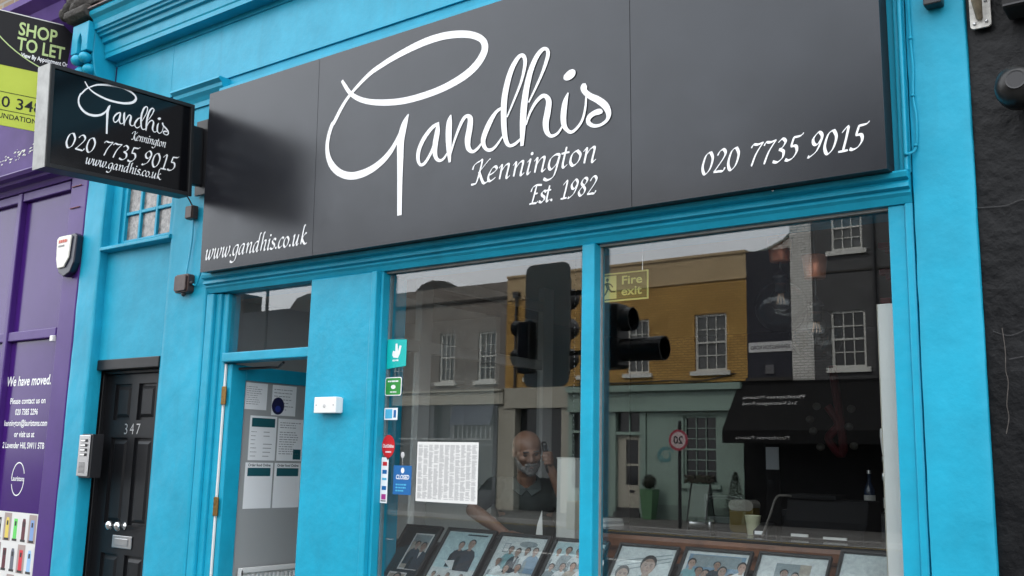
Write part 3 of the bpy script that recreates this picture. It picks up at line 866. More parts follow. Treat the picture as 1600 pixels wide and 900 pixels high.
# poster of painted front doors
pm = [paper] + [mat('door_print_' + n, c, 0.5) for n, c in (('yellow', (0.7, 0.55, 0.1)), ('green', (0.12, 0.6, 0.12)), ('maroon', (0.10, 0.02, 0.03)), ('blue', (0.2, 0.33, 0.6)),
      ('skyblue', (0.3, 0.5, 0.75)), ('slate', (0.12, 0.13, 0.16)), ('red', (0.6, 0.03, 0.05)), ('shade', (0.35, 0.28, 0.26)), ('black', (0.02, 0.02, 0.02)))]
po = (-8.62, 0.0588, 0.40)
bm = NB()
bx(bm, -8.62, -7.70, 0.0595, 0.0598, 0.40, 1.10)
rows = [[9, 1, 2, 3, 4], [5, 3, 6, 7, 5], [4, 2, 7, 1, 9]]
for ri in range(3):
    for ci in range(7):
        cx, cz = 0.02 + ci * 0.129, 0.70 - 0.235 * (ri + 1)
        k = rows[ri][(ci - 2) % 5]
        flat(bm, rect(cx, cx + .115, cz + .008, cz + .225), po, FX, FU, .0006, 8 if (ci + ri) % 3 == 0 else 0)
        pts = [(cx + .03, cz + .03), (cx + .085, cz + .03), (cx + .085, cz + .16)] + ([(cx + .075, cz + .19), (cx + .04, cz + .19)] if (ci + ri) % 2 else [(cx + .085, cz + .185), (cx + .03, cz + .185)]) + [(cx + .03, cz + .16)]
        flat(bm, pts, po, FX, FU, .0012, k)
        flat(bm, rect(cx + .02, cx + .095, cz + .012, cz + .03), po, FX, FU, .0012, 9)
        flat(bm, rect(cx + .045, cx + .07, cz + .13, cz + .165), po, FX, FU, .0018, 9 if k != 9 else 0)
tag(obj('poster', bm, pm), 'poster printed with rows of brightly coloured front doors, in the purple window', 'poster')
tag(obj('door_sensor', box(-7.672, -7.63, -0.012, 0.019, 2.45, 2.495), white_plastic, bevel=0.004), 'tiny white contact sensor on the purple window frame', 'sensor')
# sooty carved bracket above the turquoise console
bm = NB()
for k in range(9):
    ell(bm, (-7.55 + .055 * (k % 5), -0.22 + .05 * (k // 5), 5.1 + 0.035 * (k % 3) + .07 * (k // 5)), (.045, .06, .06))
for k in range(6):
    ell(bm, (-7.50 + .07 * k, -0.14, 5.28 - .03 * (k % 2)), (.06, .12, .07))
bx(bm, -7.60, -7.12, -0.20, 0.1, 5.12, 5.6)
prof_x(bm, [(0.1, 5.05), (-0.30, 5.05), (-0.33, 5.03), (-0.33, 4.98), (-0.29, 4.95), (0.1, 4.95)], -7.38, -7.08)
o = obj('carved_stone_bracket', bm, stone, S)
md = o.modifiers.new('r', 'REMESH'); md.mode = 'VOXEL'; md.voxel_size = 0.012
md = o.modifiers.new('s', 'SMOOTH'); md.iterations = 2

# ------------------------------------------------------------------ black pub wall on the right
B_ = thing('black_building', 'black painted rendered pub wall at the right edge', 'building', (1.2, 0.3, 0))
bm = wall_holes(-0.82, 4.0, 0, 8.0, 0.03, [], 0.3)
bmesh.ops.subdivide_edges(bm, edges=[e for e in bm.edges], cuts=40, use_grid_fill=True)
for v in bm.verts:
    if v.co.y < 0.04:
        n = noise.noise(Vector((v.co.x * 1.7, 0, v.co.z * 1.7)))
        v.co.y += n * 0.006
obj('wall', bm, pub_black, B_)
bm = NB()
for pts in (((-0.82, 2.62), (-0.72, 2.615), (-0.66, 2.63), (-0.58, 2.605), (-0.4, 2.62)), ((-0.79, 2.13), (-0.73, 2.11), (-0.66, 2.14), (-0.58, 2.2)), ((-0.74, 2.02), (-0.66, 2.03), (-0.5, 2.025))):
    pp = [(a, b, .004) for a, b in catmull(pts, 5)]
    obj('render_crack', ribbon(NB(), pp, (0, 0.018, 0), FX, FU), mat('worn_edge', (0.04, 0.04, 0.042), 0.8, var=0.8, vscale=60, col2=(0.006, 0.006, 0.006)), B_)
bm = NB()
tube(bm, catmull([(-0.757, 0.015, 2.14), (-0.750, 0.010, 2.05), (-0.753, 0.012, 1.98), (-0.747, 0.012, 1.93), (-0.756, 0.010, 1.85), (-0.752, 0.012, 1.80), (-0.764, 0.008, 1.74)], 5), 0.0017, 6)
tag(obj('loose_cable', bm, mat('dirty_cord', (0.08, 0.07, 0.062), 0.8, var=0.6, vscale=40)), 'thin frayed pale cord hanging down the black wall', 'cord')
obj('block', box(-0.8, 4.0, 0.34, 9.0, 0, 10), stock, B_)  # unseen building mass behind the wall, added to block the sun
# wall plate of a pole and a black box over it
T = thing('flagpole_bracket', 'white bolted plate holding a weathered pole at top of black wall', 'bracket', (-0.76, 0.02, 3.35))
obj('plate', poly_prism(NB(), rrect(-0.802, -0.724, 3.35, 3.62, .015), (0, -0.004, 0), FX, FU, 0.01), mat('worn_white_metal', (0.62, 0.61, 0.57), 0.5, var=0.4, vscale=40), T)
for x, z in ((-.785, 3.37), (-.741, 3.372), (-.785, 3.46), (-.741, 3.46)):
    bm = NB(); ell(bm, (x, -0.006, z), (.007, .006, .007)); obj('bolt', bm, steel, T)
bm = NB(); tube(bm, [(-0.765, -0.01, 3.385), (-0.765, -0.05, 3.45), (-0.765, -0.22, 3.9)], 0.02, 10, radii=[.012, .02, .02]); obj('pole', bm, mat('weathered_pole', (0.22, 0.18, 0.12), 0.7, var=0.5, vscale=30), T)
T = thing('hanging_box', 'black square box end hanging over the black wall, top right corner', 'box', (-0.5, -0.1, 3.33))
obj('case', box(-0.665, -0.4, -0.12, 0.02, 3.36, 3.75), mat('black_case', (0.004, 0.004, 0.004), 0.8), T, bevel=0.01)
obj('trim', box(-0.66, -0.405, -0.125, -0.1205, 3.365, 3.372), dark_plastic, T)
T = thing('flood_lamp', 'round black wall lamp on the black wall', 'lamp', (-0.64, 0.0, 3.0))
bm = lathe(NB(), [(0.0, -0.21), (0.035, -0.208), (0.07, -0.18), (0.082, -0.13), (0.08, -0.09), (0.05, -0.05), (0.03, -0.0), (0.03, 0.02)], (-0.625, 0, 3.03), 28, 'Y')
obj('lamp_body', bm, mat('worn_black_lamp', (0.008, 0.008, 0.008), 0.3, var=0.6, vscale=18, col2=(0.02, 0.02, 0.02), spec=.3), T, smooth=True)
bm = lathe(NB(), [(0.03, -0.215), (0.035, -0.216), (0.035, -0.209), (0.03, -0.209)], (-0.618, 0, 3.03), 18, 'Y')
obj('lamp_nut', bm, dark_plastic, T)
T = thing('corner_fixing', 'dark little bracket end at the top of the right turquoise pilaster', 'bracket', (-0.92, -0.05, 3.47))
bm = boxes((-0.965, -0.895, -0.06, -0.001, 3.475, 3.55)); obj('foot', bm, dark_plastic, T, bevel=0.006)
bm = NB(); tube(bm, [(-0.93, -0.03, 3.55), (-0.93, -0.08, 3.8)], .012, 8); obj('arm', bm, dark_plastic, T)

# ------------------------------------------------------------------ main fascia sign (leans out a little at the top)
TH = R(1.5)
SU = Vector((0, -math.sin(TH), math.cos(TH)))
SN = Vector((0, -math.cos(TH), -math.sin(TH)))
SO = Vector((-5.6, -0.13, 2.79))
G = thing('fascia_sign', 'long black shop sign with white script name and phone number over the window', 'sign', (-3.36, -0.06, 2.79))
for a, b in ((0.0, 1.0985), (1.1015, 3.3085), (3.3115, 4.485)):
    bm = poly_prism(NB(), rect(a, b, 0.0, 1.245), SO, FX, SU, 0.004)
    obj('panel', bm, sign_face, G)
bm = poly_prism(NB(), rect(0.002, 4.483, 0.002, 1.243), SO - SN * 0.0045, FX, SU, 0.03)
obj('backing', bm, sign_edge, G)
bm = NB()
for a, b, c, d in ((0.004, 4.481, 0.004, 0.03), (0.004, 4.481, 1.215, 1.241), (0.004, 0.03, 0.031, 1.214), (4.455, 4.481, 0.031, 1.214)):
    poly_prism(bm, rect(a, b, c, d), SO - SN * 0.035, FX, SU, 0.085)
obj('tray_edge', bm, sign_edge, G)
bm = NB()
for k, st in enumerate(LOGO):
    ribbon(bm, catmull(st, 6), SO, FX, SU, 0.002 + 0.0003 * k)
obj('script_lettering', bm, white_vinyl, G)
bm = NB()
pen_text(bm, 'Kennington', SO + Vector((2.33, 0, 0)) + SU * 0.255, FX, SU, 0.79, 0.073, nib=.23)
obj('lettering', bm, white_vinyl, G)
bm = NB()
pen_text(bm, 'Est. 1982', SO + Vector((2.715, 0, 0)) + SU * 0.095, FX, SU, 0.40, 0.057, nib=.25)
obj('lettering', bm, white_vinyl, G)
bm = NB()
pen_text(bm, '020 7735 9015', SO + Vector((3.665, 0, 0)) + SU * 0.10, FX, SU, 0.735, 0.066, nib=.23)
obj('lettering', bm, white_vinyl, G)
bm = NB()
pen_text(bm, 'www.gandhis.co.uk', SO + Vector((0.045, 0, 0)) + SU * 0.08, FX, SU, 1.0, 0.064, nib=.23)
obj('lettering', bm, white_vinyl, G)
bm = NB(); ell(bm, (-1.62, -0.07, 2.787), (.006, .006, .006)); obj('screw', bm, chrome, G)

# ------------------------------------------------------------------ projecting lightbox sign
PJ = thing('projecting_sign', 'black projecting box sign with white script and phone number on the turquoise wall', 'sign', (-5.75, 0.0, 3.36))
PJ.rotation_euler = (R(2.8), 0, 0)
PJ.scale = (1, 0.968, 1)
obj('case', boxes((-0.13, -0.004, -1.215, -0.155, -0.02, 0.625)), sign_edge, PJ, local=True, bevel=0.004)
obj('face_panel', box(-0.0035, 0.0, -1.19, -0.18, 0.005, 0.60), light_face, PJ, local=True)
obj('face_rim', boxes((-0.0038, 0.012, -1.217, -1.191, -0.022, 0.627), (-0.0038, 0.012, -0.179, -0.153, -0.022, 0.627), (-0.0038, 0.012, -1.19, -0.18, -0.022, 0.004), (-0.0038, 0.012, -1.19, -0.18, 0.601, 0.627)), sign_edge, PJ, local=True, bevel=0.002)
obj('end_plate', boxes((-0.134, 0.006, -1.224, -1.2185, -0.024, 0.629)), grey_metal, PJ, local=True)
obj('wall_arm', boxes((-0.095, -0.04, -0.154, -0.03, 0.08, 0.50)), dark_plastic, PJ, local=True, bevel=0.01)
obj('wall_plate', box(-0.13, 0.0, -0.029, -0.004, 0.02, 0.56), dark_plastic, PJ, local=True, bevel=0.004)
sc = 0.335
bm = NB()
for k, st in enumerate(LOGO):
    ribbon(bm, [((a - 1.2) * sc - 1.02, (b - .42) * sc * 1.0 + 0.362, w * sc * 1.0) for a, b, w in catmull(st, 5)], (0.0, 0, 0), SX, FU, 0.0006 + 0.0001 * k, 0.0003)
obj('script_lettering', bm, white_vinyl, PJ, local=True)
bm = NB()
pen_text(bm, 'Kennington', (0, -0.635, 0.278), SX, FU, 0.265, 0.034, nib=.22, lift=.0008)
pen_text(bm, '020 7735 9015', (0, -1.10, 0.128), SX, FU, 0.815, 0.066, nib=.22, lift=.0008)
obj('lettering', bm, white_vinyl, PJ, local=True)
bm = NB()
pen_text(bm, 'www.gandhis.co.uk', (0, -0.955, 0.052), SX, FU, 0.555, 0.038, nib=.24, lift=.0008)
obj('lettering', bm, white_vinyl, PJ, local=True)

# ------------------------------------------------------------------ estate agent's board
EB = thing('estate_board', 'black and lime green shop to let board at the top left', 'sign', (-7.72, -0.02, 4.15), R(-19))
lime = mat('lime_print', (0.42, 0.50, 0.02), 0.45, var=0.08)
palegreen = mat('pale_green_print', (0.42, 0.55, 0.22), 0.5)
EY0, EY1 = -1.1, -0.02
obj('board', box(-0.012, -0.001, EY0, EY1, 0.0, 0.95), lime, EB, local=True)
obj('black_panel', box(-0.0008, 0.0008, EY0, EY1, 0.50, 0.95), black_ink, EB, local=True)
obj('board_edge', boxes((-0.013, 0.003, EY0, EY1, 0.951, 0.958)), white_paint, EB, local=True)
bm = NB()
text_bm(bm, 'SHOP', 0.155, (0.002, -0.44, 0.785), SX, FU, 'LEFT', weight=0.003, width=.29)
obj('lettering', bm, palegreen, EB, local=True)
bm = NB()
text_bm(bm, 'TO LET', 0.155, (0.002, -0.44, 0.655), SX, FU, 'LEFT', weight=0.003, width=.36)
obj('lettering', bm, palegreen, EB, local=True)
bm = NB()
text_bm(bm, 'View By Appointment Only', 0.052, (0.002, -0.40, 0.60), SX, FU, 'LEFT', weight=0.001, width=.38)
obj('lettering', bm, white_vinyl, EB, local=True)
bm = NB()
text_bm(bm, '020 3488', 0.13, (0.001, -0.64, 0.155), SX, FU, 'LEFT', weight=0.001, width=.50)
text_bm(bm, 'WWW.FOUNDATION-RE.CO.UK', 0.06, (0.001, -0.77, 0.06), SX, FU, 'LEFT', weight=0.0005, width=.8)
flat(bm, rect(-1.1, -0.02, 0.125, 0.13), (0, 0, 0), SX, FU, 0.001)
flat(bm, rect(-1.1, -0.02, 0.275, 0.28), (0, 0, 0), SX, FU, 0.001)
obj('lettering', bm, black_ink, EB, local=True)
bm = NB()
arc = [(-0.72 + .70 * (t / 14) ** 1.35, 0.95 - .45 * (1 - (1 - t / 14) ** 1.7), .009) for t in range(0, 15)]
ribbon(bm, arc, (0.0012, 0, 0), SX, FU, 0.0004)
obj('swoosh', bm, palegreen, EB, local=True)
bm = NB(); tube(bm, [(-.03, -0.1, -.25), (-.03, -0.1, 1.2)], .03, 8); obj('board_post', bm, dark_plastic, EB, local=True)

# ------------------------------------------------------------------ little fixtures on the fronts
A_ = thing('alarm_box', 'white and black burglar alarm box on the purple pilaster', 'alarm', (-7.47, 0, 2.95))
bm = poly_prism(NB(), [(-7.60, 3.265), (-7.585, 3.06), (-7.555, 2.985), (-7.475, 2.945), (-7.385, 2.975), (-7.34, 3.05), (-7.325, 3.265), (-7.36, 3.285), (-7.57, 3.285)], (0, -0.06, 0), FX, FU, 0.058)
obj('back_cover', bm, mat('navy_plastic', (0.012, 0.014, 0.03), 0.3), A_, bevel=0.008)
bm = poly_prism(NB(), [(-7.595, 3.255), (-7.58, 3.09), (-7.55, 3.015), (-7.46, 3.02), (-7.40, 3.09), (-7.385, 3.265), (-7.41, 3.275), (-7.565, 3.275)], (0, -0.075, 0), FX, FU, 0.014)
obj('front_cover', bm, mat('cream_plastic', (0.72, 0.71, 0.65), 0.4), A_, bevel=0.006)
bm = NB(); text_rows(bm, -7.56, -7.42, 3.215, 3.25, 1, (0, -0.076, 0), FX, FU, 5, fill=.7); obj('alarm_print', bm, mat('faded_red_print', (0.6, 0.16, 0.12), 0.6), A_)
bm = NB(); text_rows(bm, -7.56, -7.44, 3.185, 3.205, 1, (0, -0.076, 0), FX, FU, 9, fill=.7); obj('alarm_print', bm, ink, A_)

I_ = thing('intercom', 'steel door entry panel with four call buttons beside black door', 'intercom', (-6.99, 0.06, 1.42))
obj('back_box', box(-7.045, -6.90, -0.02, 0.074, 1.40, 1.72), dark_plastic, I_, bevel=0.005)
obj('face_plate', box(-7.058, -6.915, -0.032, -0.0205, 1.412, 1.712), steel, I_, bevel=0.004)
for k in range(4):
    b = obj('call_button', box(-7.025, -6.945, -0.038, -0.0325, 1.660 - k * .034, 1.682 - k * .034), dark_plastic, I_, bevel=0.002)
    obj('name_card', box(-7.018, -6.962, -0.041, -0.0385, 1.664 - k * .034, 1.678 - k * .034), white_plastic, b)
bm = boxes(*[(-7.03, -6.95, -0.0335, -0.0325, 1.435 + k * .009, 1.439 + k * .009) for k in range(9)])
obj('speaker_slots', bm, dark_plastic, I_)

J = thing('junction_box', 'brown square junction box at the lower left corner of the main sign', 'junction box', (-5.9, 0, 2.68))
obj('box_body', poly_prism(NB(), rrect(-5.985, -5.835, 2.69, 2.82, .02), (0, -0.055, 0), FX, FU, 0.054), brown_plastic, J, bevel=0.005)
obj('lid', poly_prism(NB(), rrect(-5.975, -5.845, 2.70, 2.81, .015), (0, -0.07, 0), FX, FU, 0.014), brown_plastic, J, bevel=0.004)
for x, z in ((-5.995, 2.755), (-5.91, 2.683), (-5.83, 2.755)):
    bm = NB(); ell(bm, (x, -0.03, z), (.017, .017, .017)); obj('cable_gland', bm, dark_plastic, J)
J = thing('junction_box', 'small dark switch box under the projecting sign', 'junction box', (-5.89, 0, 3.22))
obj('box_body', box(-5.935, -5.855, -0.05, -0.001, 3.215, 3.31), brown_plastic, J, bevel=0.006)
obj('lid', box(-5.93, -5.86, -0.058, -0.0505, 3.22, 3.305), brown_plastic, J, bevel=0.003)
bm = NB(); tube(bm, catmull([(-5.93, -0.10, 3.43), (-5.91, -0.05, 3.36), (-5.90, -0.02, 3.31)], 5), .005, 6)
tag(obj('cable', bm, dark_plastic), 'short black cable from projecting sign to the switch box', 'cable')
bm = NB(); tube(bm, catmull([(-5.885, -0.02, 3.215), (-5.885, -0.014, 3.10), (-5.90, -0.014, 2.95), (-5.90, -0.03, 2.82)], 6), .006, 6)
tag(obj('cable', bm, turq), 'painted cable running down from switch box to brown junction box', 'cable')
bm = NB(); tube(bm, catmull([(-5.83, -0.03, 2.755), (-5.79, -0.02, 2.74), (-5.74, -0.03, 2.80), (-5.70, -0.05, 2.83)], 6), .006, 6)
tag(obj('cable', bm, turq), 'painted cable curling from brown junction box to the sign edge', 'cable')
bm = NB(); tube(bm, catmull([(-1.036, -0.006, 3.7), (-1.034, -0.006, 3.37), (-1.03, -0.006, 3.25), (-1.035, -0.006, 3.12), (-1.026, -0.006, 3.02), (-1.032, -0.006, 2.90), (-1.055, -0.025, 2.87), (-1.066, -0.036, 2.865)], 6), .005, 6)
for z, x in ((3.37, -1.034), (3.12, -1.035), (2.905, -1.032), (2.866, -1.064)):
    ell(bm, (x, -0.008 if x > -1.05 else -0.036, z), (.009, .009, .007))
tag(obj('cable', bm, turq), 'turquoise painted cable clipped down the right hand pilaster', 'cable')
CB = thing('call_box', 'small white plastic box on the wide turquoise pillar', 'box', (-4.39, 0, 1.85))
obj('cover', box(-4.485, -4.30, -0.062, -0.012, 1.848, 1.942), white_plastic, CB, bevel=0.004)
obj('base', box(-4.48, -4.305, -0.0115, -0.001, 1.853, 1.937), white_plastic, CB)
bm = NB(); ell(bm, (-4.395, -0.0625, 1.89), (.012, .002, .012)); obj('logo_disc', bm, mat('pale_grey_print', (.5, .5, .5)), CB)
for x in (-4.465, -4.32):
    bm = NB(); ell(bm, (x, -0.0625, 1.895), (.004, .002, .004)); obj('screw', bm, ink, CB)

# ------------------------------------------------------------------ stickers and notices on the glass (inside face, against the street)
yg = 0.0745
def sticker(name, label, pts, m, extras, cat='sticker', thick=0.0006):
    """flat decal stuck on the outer face of the pane; extras: list of (function on bm, material)"""
    t = obj(name, poly_prism(NB(), pts, (0, yg - .0006, 0), FX, FU, thick - 0.0001), m)
    tag(t, label, cat)
    for nm, fn, mm in extras:
        b = NB(); fn(b)
        obj(nm, b, mm, t)
    return t
yd = yg - .0012
teal_s = mat('teal_sticker', (0.0, 0.45, 0.42), 0.4)
green_s = mat('green_sticker', (0.03, 0.26, 0.04), 0.4)
blue_s = mat('blue_sticker', (0.01, 0.12, 0.35), 0.4)
sky_s = mat('cyan_sticker', (0.08, 0.42, 0.65), 0.4)
red_s = mat('red_sticker', (0.55, 0.01, 0.015), 0.4)
def deliv(b):
    for pts in ([(-3.985, 2.17), (-3.95, 2.165), (-3.935, 2.19), (-3.925, 2.235), (-3.94, 2.24), (-3.95, 2.205), (-3.957, 2.25), (-3.972, 2.25), (-3.972, 2.205), (-3.99, 2.21), (-3.995, 2.185)],):
        flat(b, pts, (0, yd, 0), FX, FU, 0)
    text_rows(b, -3.99, -3.92, 2.145, 2.16, 1, (0, yd, 0), FX, FU, 4, 0, .6)
sticker('window_sticker', 'teal sticker with white emblem, topmost on the window edge', [(-4.037, 2.105), (-3.885, 2.118), (-3.885, 2.27), (-4.037, 2.278)], teal_s,
        [('print', deliv, white_vinyl)])
def trip(b):
    text_rows(b, -4.02, -3.93, 2.025, 2.04, 1, (0, yd, 0), FX, FU, 6, 0, .6)
    flat(b, oval(-3.976, 2.0, .018, .012), (0, yd, 0), FX, FU, 0)
    text_rows(b, -4.0, -3.95, 1.965, 1.977, 1, (0, yd, 0), FX, FU, 8, 0, .6)
sticker('window_sticker', 'green sticker with pale border on the window edge', rrect(-4.04, -3.912, 1.95, 2.056, .012), white_vinyl,
        [('ground', lambda b: flat(b, rrect(-4.036, -3.918, 1.955, 2.051, .01), (0, yd + .0002, 0), FX, FU, 0), green_s), ('print', trip, white_vinyl)])
sticker('window_sticker', 'small white and blue card sticker on the window edge', rect(-4.038, -3.934, 1.812, 1.88), white_vinyl,
        [('print', lambda b: flat(b, rect(-4.03, -3.975, 1.82, 1.873), (0, yd, 0), FX, FU, 0), sky_s), ('print', lambda b: flat(b, rect(-3.965, -3.945, 1.825, 1.868), (0, yd, 0), FX, FU, 0), blue_s)])
sticker('window_sticker', 'round red sticker with white print on the window edge', [(a, b - (.016 if b < 1.6 else 0)) for a, b in oval(-3.995, 1.663, .05, .064, 24)], red_s,
        [('print', lambda b: (text_bm(b, 'OurOnline', 0.03, (-3.995, yd, 1.655), FX, FU, 'CENTER', weight=.0006, width=.085), text_rows(b, -4.015, -3.97, 1.625, 1.637, 1, (0, yd, 0), FX, FU, 2, 0, .7)), white_vinyl)])
cards = [(red_s, .022), (blue_s, .022), (sky_s, .012), (blue_s, .022), (mat('magenta_sticker', (.4, .03, .22), .4), .03)]
def card_fn(i):
    zt = 1.575 - i * .045
    return lambda b: flat(b, rect(-4.032, -3.998, zt - cards[i][1], zt), (0, yd, 0), FX, FU, 0)
sticker('card_strip', 'tall narrow white strip of payment card logos on the window edge', rect(-4.042, -3.988, 1.345, 1.60), white_vinyl,
        [('card_logo', card_fn(i), cards[i][0]) for i in range(5)] + [('print', lambda b: text_rows(b, -4.035, -3.995, 1.352, 1.362, 1, (0, yd, 0), FX, FU, 1, 0, .7), black_ink)])
sticker('closed_sign', 'blue closed sign hanging on the window beside the menu', rect(-3.945, -3.808, 1.397, 1.557), blue_s,
        [('print', lambda b: (text_bm(b, 'CLOSED', 0.034, (-3.876, yd, 1.482), FX, FU, 'CENTER', shear=.15, weight=.0008, width=.1), flat(b, oval(-3.876, 1.53, .013, .016), (0, yd, 0), FX, FU, 0)), white_vinyl),
         ('print', lambda b: text_rows(b, -3.925, -3.83, 1.41, 1.46, 3, (0, yd, 0), FX, FU, 12, 0, .5), sky_s)], 'sign')
bm = NB(); ell(bm, (-3.88, 0.073, 1.615), (.014, .004, .018)); tube(bm, [(-3.88, 0.072, 1.60), (-3.878, 0.072, 1.56)], .0012, 5)
tag(obj('suction_hook', bm, mat('clear_plastic', (.5, .5, .5), .1)), 'clear suction hook above the blue closed sign', 'hook')
def menu_cols(b):
    for c in range(11):
        text_rows(b, -3.76 + c * .0382, -3.76 + c * .0382 + .0345, 1.382, 1.675, 62, (0, yd, 0), FX, FU, 30 + c, 0, .5)
sticker('menu_sheet', 'large white printed menu sheet taped inside the left pane', rect(-3.772, -3.336, 1.367, 1.69), paper,
        [('small_print', menu_cols, ink)], 'menu')

# ------------------------------------------------------------------ notices on the open door
xo = -5.4775
def notice(label, y0, y1, z0, z1, extras):
    t = obj('door_notice', box(xo, xo + .0012, y0, y1, z0, z1), white_vinyl)
    tag(t, label, 'notice')
    for nm, fn, mm in extras:
        b = NB(); fn(b); obj(nm, b, mm, t)
darkteal = mat('dark_teal_print', (0.01, 0.09, 0.11), 0.5)
O = (xo + .0014, 0, 0)
notice('white opening hours notice with dark teal heading on the open door', .27, .50, 1.56, 1.86, [
    ('heading', lambda b: flat(b, rect(.285, .485, 1.785, 1.845), O, SX, FU, .0004), darkteal),
    ('small_print', lambda b: (text_rows(b, .285, .34, 1.575, 1.765, 7, O, SX, FU, 3, .0004, .16), text_rows(b, .39, .47, 1.575, 1.765, 7, O, SX, FU, 4, .0004, .16, False)), ink)])
notice('white notice of fine print partly hidden by the pillar, right of the opening hours', .515, .74, 1.56, 1.85, [
    ('small_print', lambda b: text_rows(b, .53, .72, 1.60, 1.83, 14, O, SX, FU, 8, .0004, .3), ink),
    ('print_block', lambda b: flat(b, rect(.66, .73, 1.57, 1.64), O, SX, FU, .0004), darkteal)])
for i, (ya, yb, lb) in enumerate(((.255, .49, 'white order online notice below the opening hours, left one'), (.505, .74, 'white order online notice half behind the pillar, right one'))):
    notice(lb, ya, yb, 1.24, 1.545, [
        ('heading', lambda b, ya=ya, yb=yb: flat(b, rect(ya + .02, yb - .02, 1.455, 1.51), O, SX, FU, .0004), darkteal),
        ('small_print', lambda b, ya=ya, yb=yb: text_bm(b, 'Order food Online', .026, ((xo + .0018), (ya + yb) / 2, 1.52), SX, FU, 'CENTER', weight=.0004, width=.19), black_ink)])
notice('grey printed notice at the top of the open door', .215, .40, 1.90, 2.08, [('small_print', lambda b: text_rows(b, .225, .36, 1.93, 2.06, 9, O, SX, FU, 22, .0004, .25), ink)])
notice('pale certificate behind the round badge on the open door', .445, .66, 1.87, 2.08, [('small_print', lambda b: text_rows(b, .46, .64, 1.9, 2.06, 7, O, SX, FU, 24, .0004, .2), ink)])
t = tag(obj('round_badge', poly_prism(NB(), oval(.50, 1.935, .055, .06, 24), (xo + .003, 0, 0), SX, FU, .001), mat('navy_badge', (.012, .014, .06), .4)), 'round navy badge sticker on the open door', 'badge')
b = NB(); flat(b, oval(.50, 1.915, .025, .022), (xo + .0036, 0, 0), SX, FU, 0); obj('badge_print', b, mat('badge_blue', (.03, .05, .28), .4), t)

# radiator by the door
Rd = thing('radiator', 'white panel radiator low on the lobby wall', 'radiator', (-5.42, 0.5, 0.2))
xr = -5.455
bm = NB(); bx(bm, xr - .003, xr, .235, .88, .25, .86); obj('panel', bm, white_paint, Rd, bevel=.004)
bm = NB()
for k in range(16):
    y = .27 + k * .036
    poly_prism(bm, [(y, .28), (y + .02, .28), (y + .02, .82), (y, .82)], (xr + .014, 0, 0), SX, FU, .0138)
obj('flutes', bm, white_paint, Rd, bevel=.004)
obj('end_cap', boxes((xr - .003, xr + .03, .235, .255, .25, .862), (xr - .003, xr + .03, .2551, .88, .83, .862)), white_paint, Rd, bevel=.003)
bm = NB(); ell(bm, (xr + .032, .245, .83), (.004, .006, .02)); obj('vent_valve', bm, dark_plastic, Rd)

# ------------------------------------------------------------------ row of framed photographs on a sloping stand
ST = thing('display_stand', 'dark sloping stand behind the glass that carries the framed photographs', 'stand', (-2.6, 0.3, 0.0))
stand_m = mat('dark_stand', (0.03, 0.025, 0.022), 0.6)
obj('slope', prof_x(NB(), [(0.125, 0.72), (0.445, 1.10), (0.47, 1.10), (0.47, 0.70), (0.125, 0.70)], -4.5, -1.17), stand_m, ST)
obj('shelf', box(-4.5, -1.17, 0.471, 0.62, 1.06, 1.10), stand_m, ST, bevel=.004)
for x in (-4.45, -3.4, -2.3, -1.25):
    obj('leg', box(x, x + .05, 0.40, 0.60, 0.0, 0.699 if x < -9 else 0.69), stand_m, ST)
PAL = dict(sky=(0.58, 0.74, 0.77), pale=(0.76, 0.78, 0.78), white=(0.78, 0.78, 0.78), dark=(0.02, 0.02, 0.025), skin=(0.52, 0.34, 0.27), skin2=(0.38, 0.22, 0.16), hair=(0.05, 0.042, 0.04),
           suit=(0.05, 0.05, 0.065), teal=(0.25, 0.45, 0.48), blue=(0.22, 0.33, 0.46), grey=(0.32, 0.36, 0.38), black=(0.015, 0.015, 0.016), brown=(0.10, 0.06, 0.045), lip=(0.36, 0.17, 0.15), mid=(0.44, 0.275, 0.21), red=(0.4, 0.05, 0.05), beige=(0.5, 0.42, 0.35))
PK = list(PAL)
PM = [mat('photo_' + k, PAL[k], 0.35, var=0.3, vscale=55) for k in PK]
def pi(k):
    return PK.index(k)
tilt = R(40)
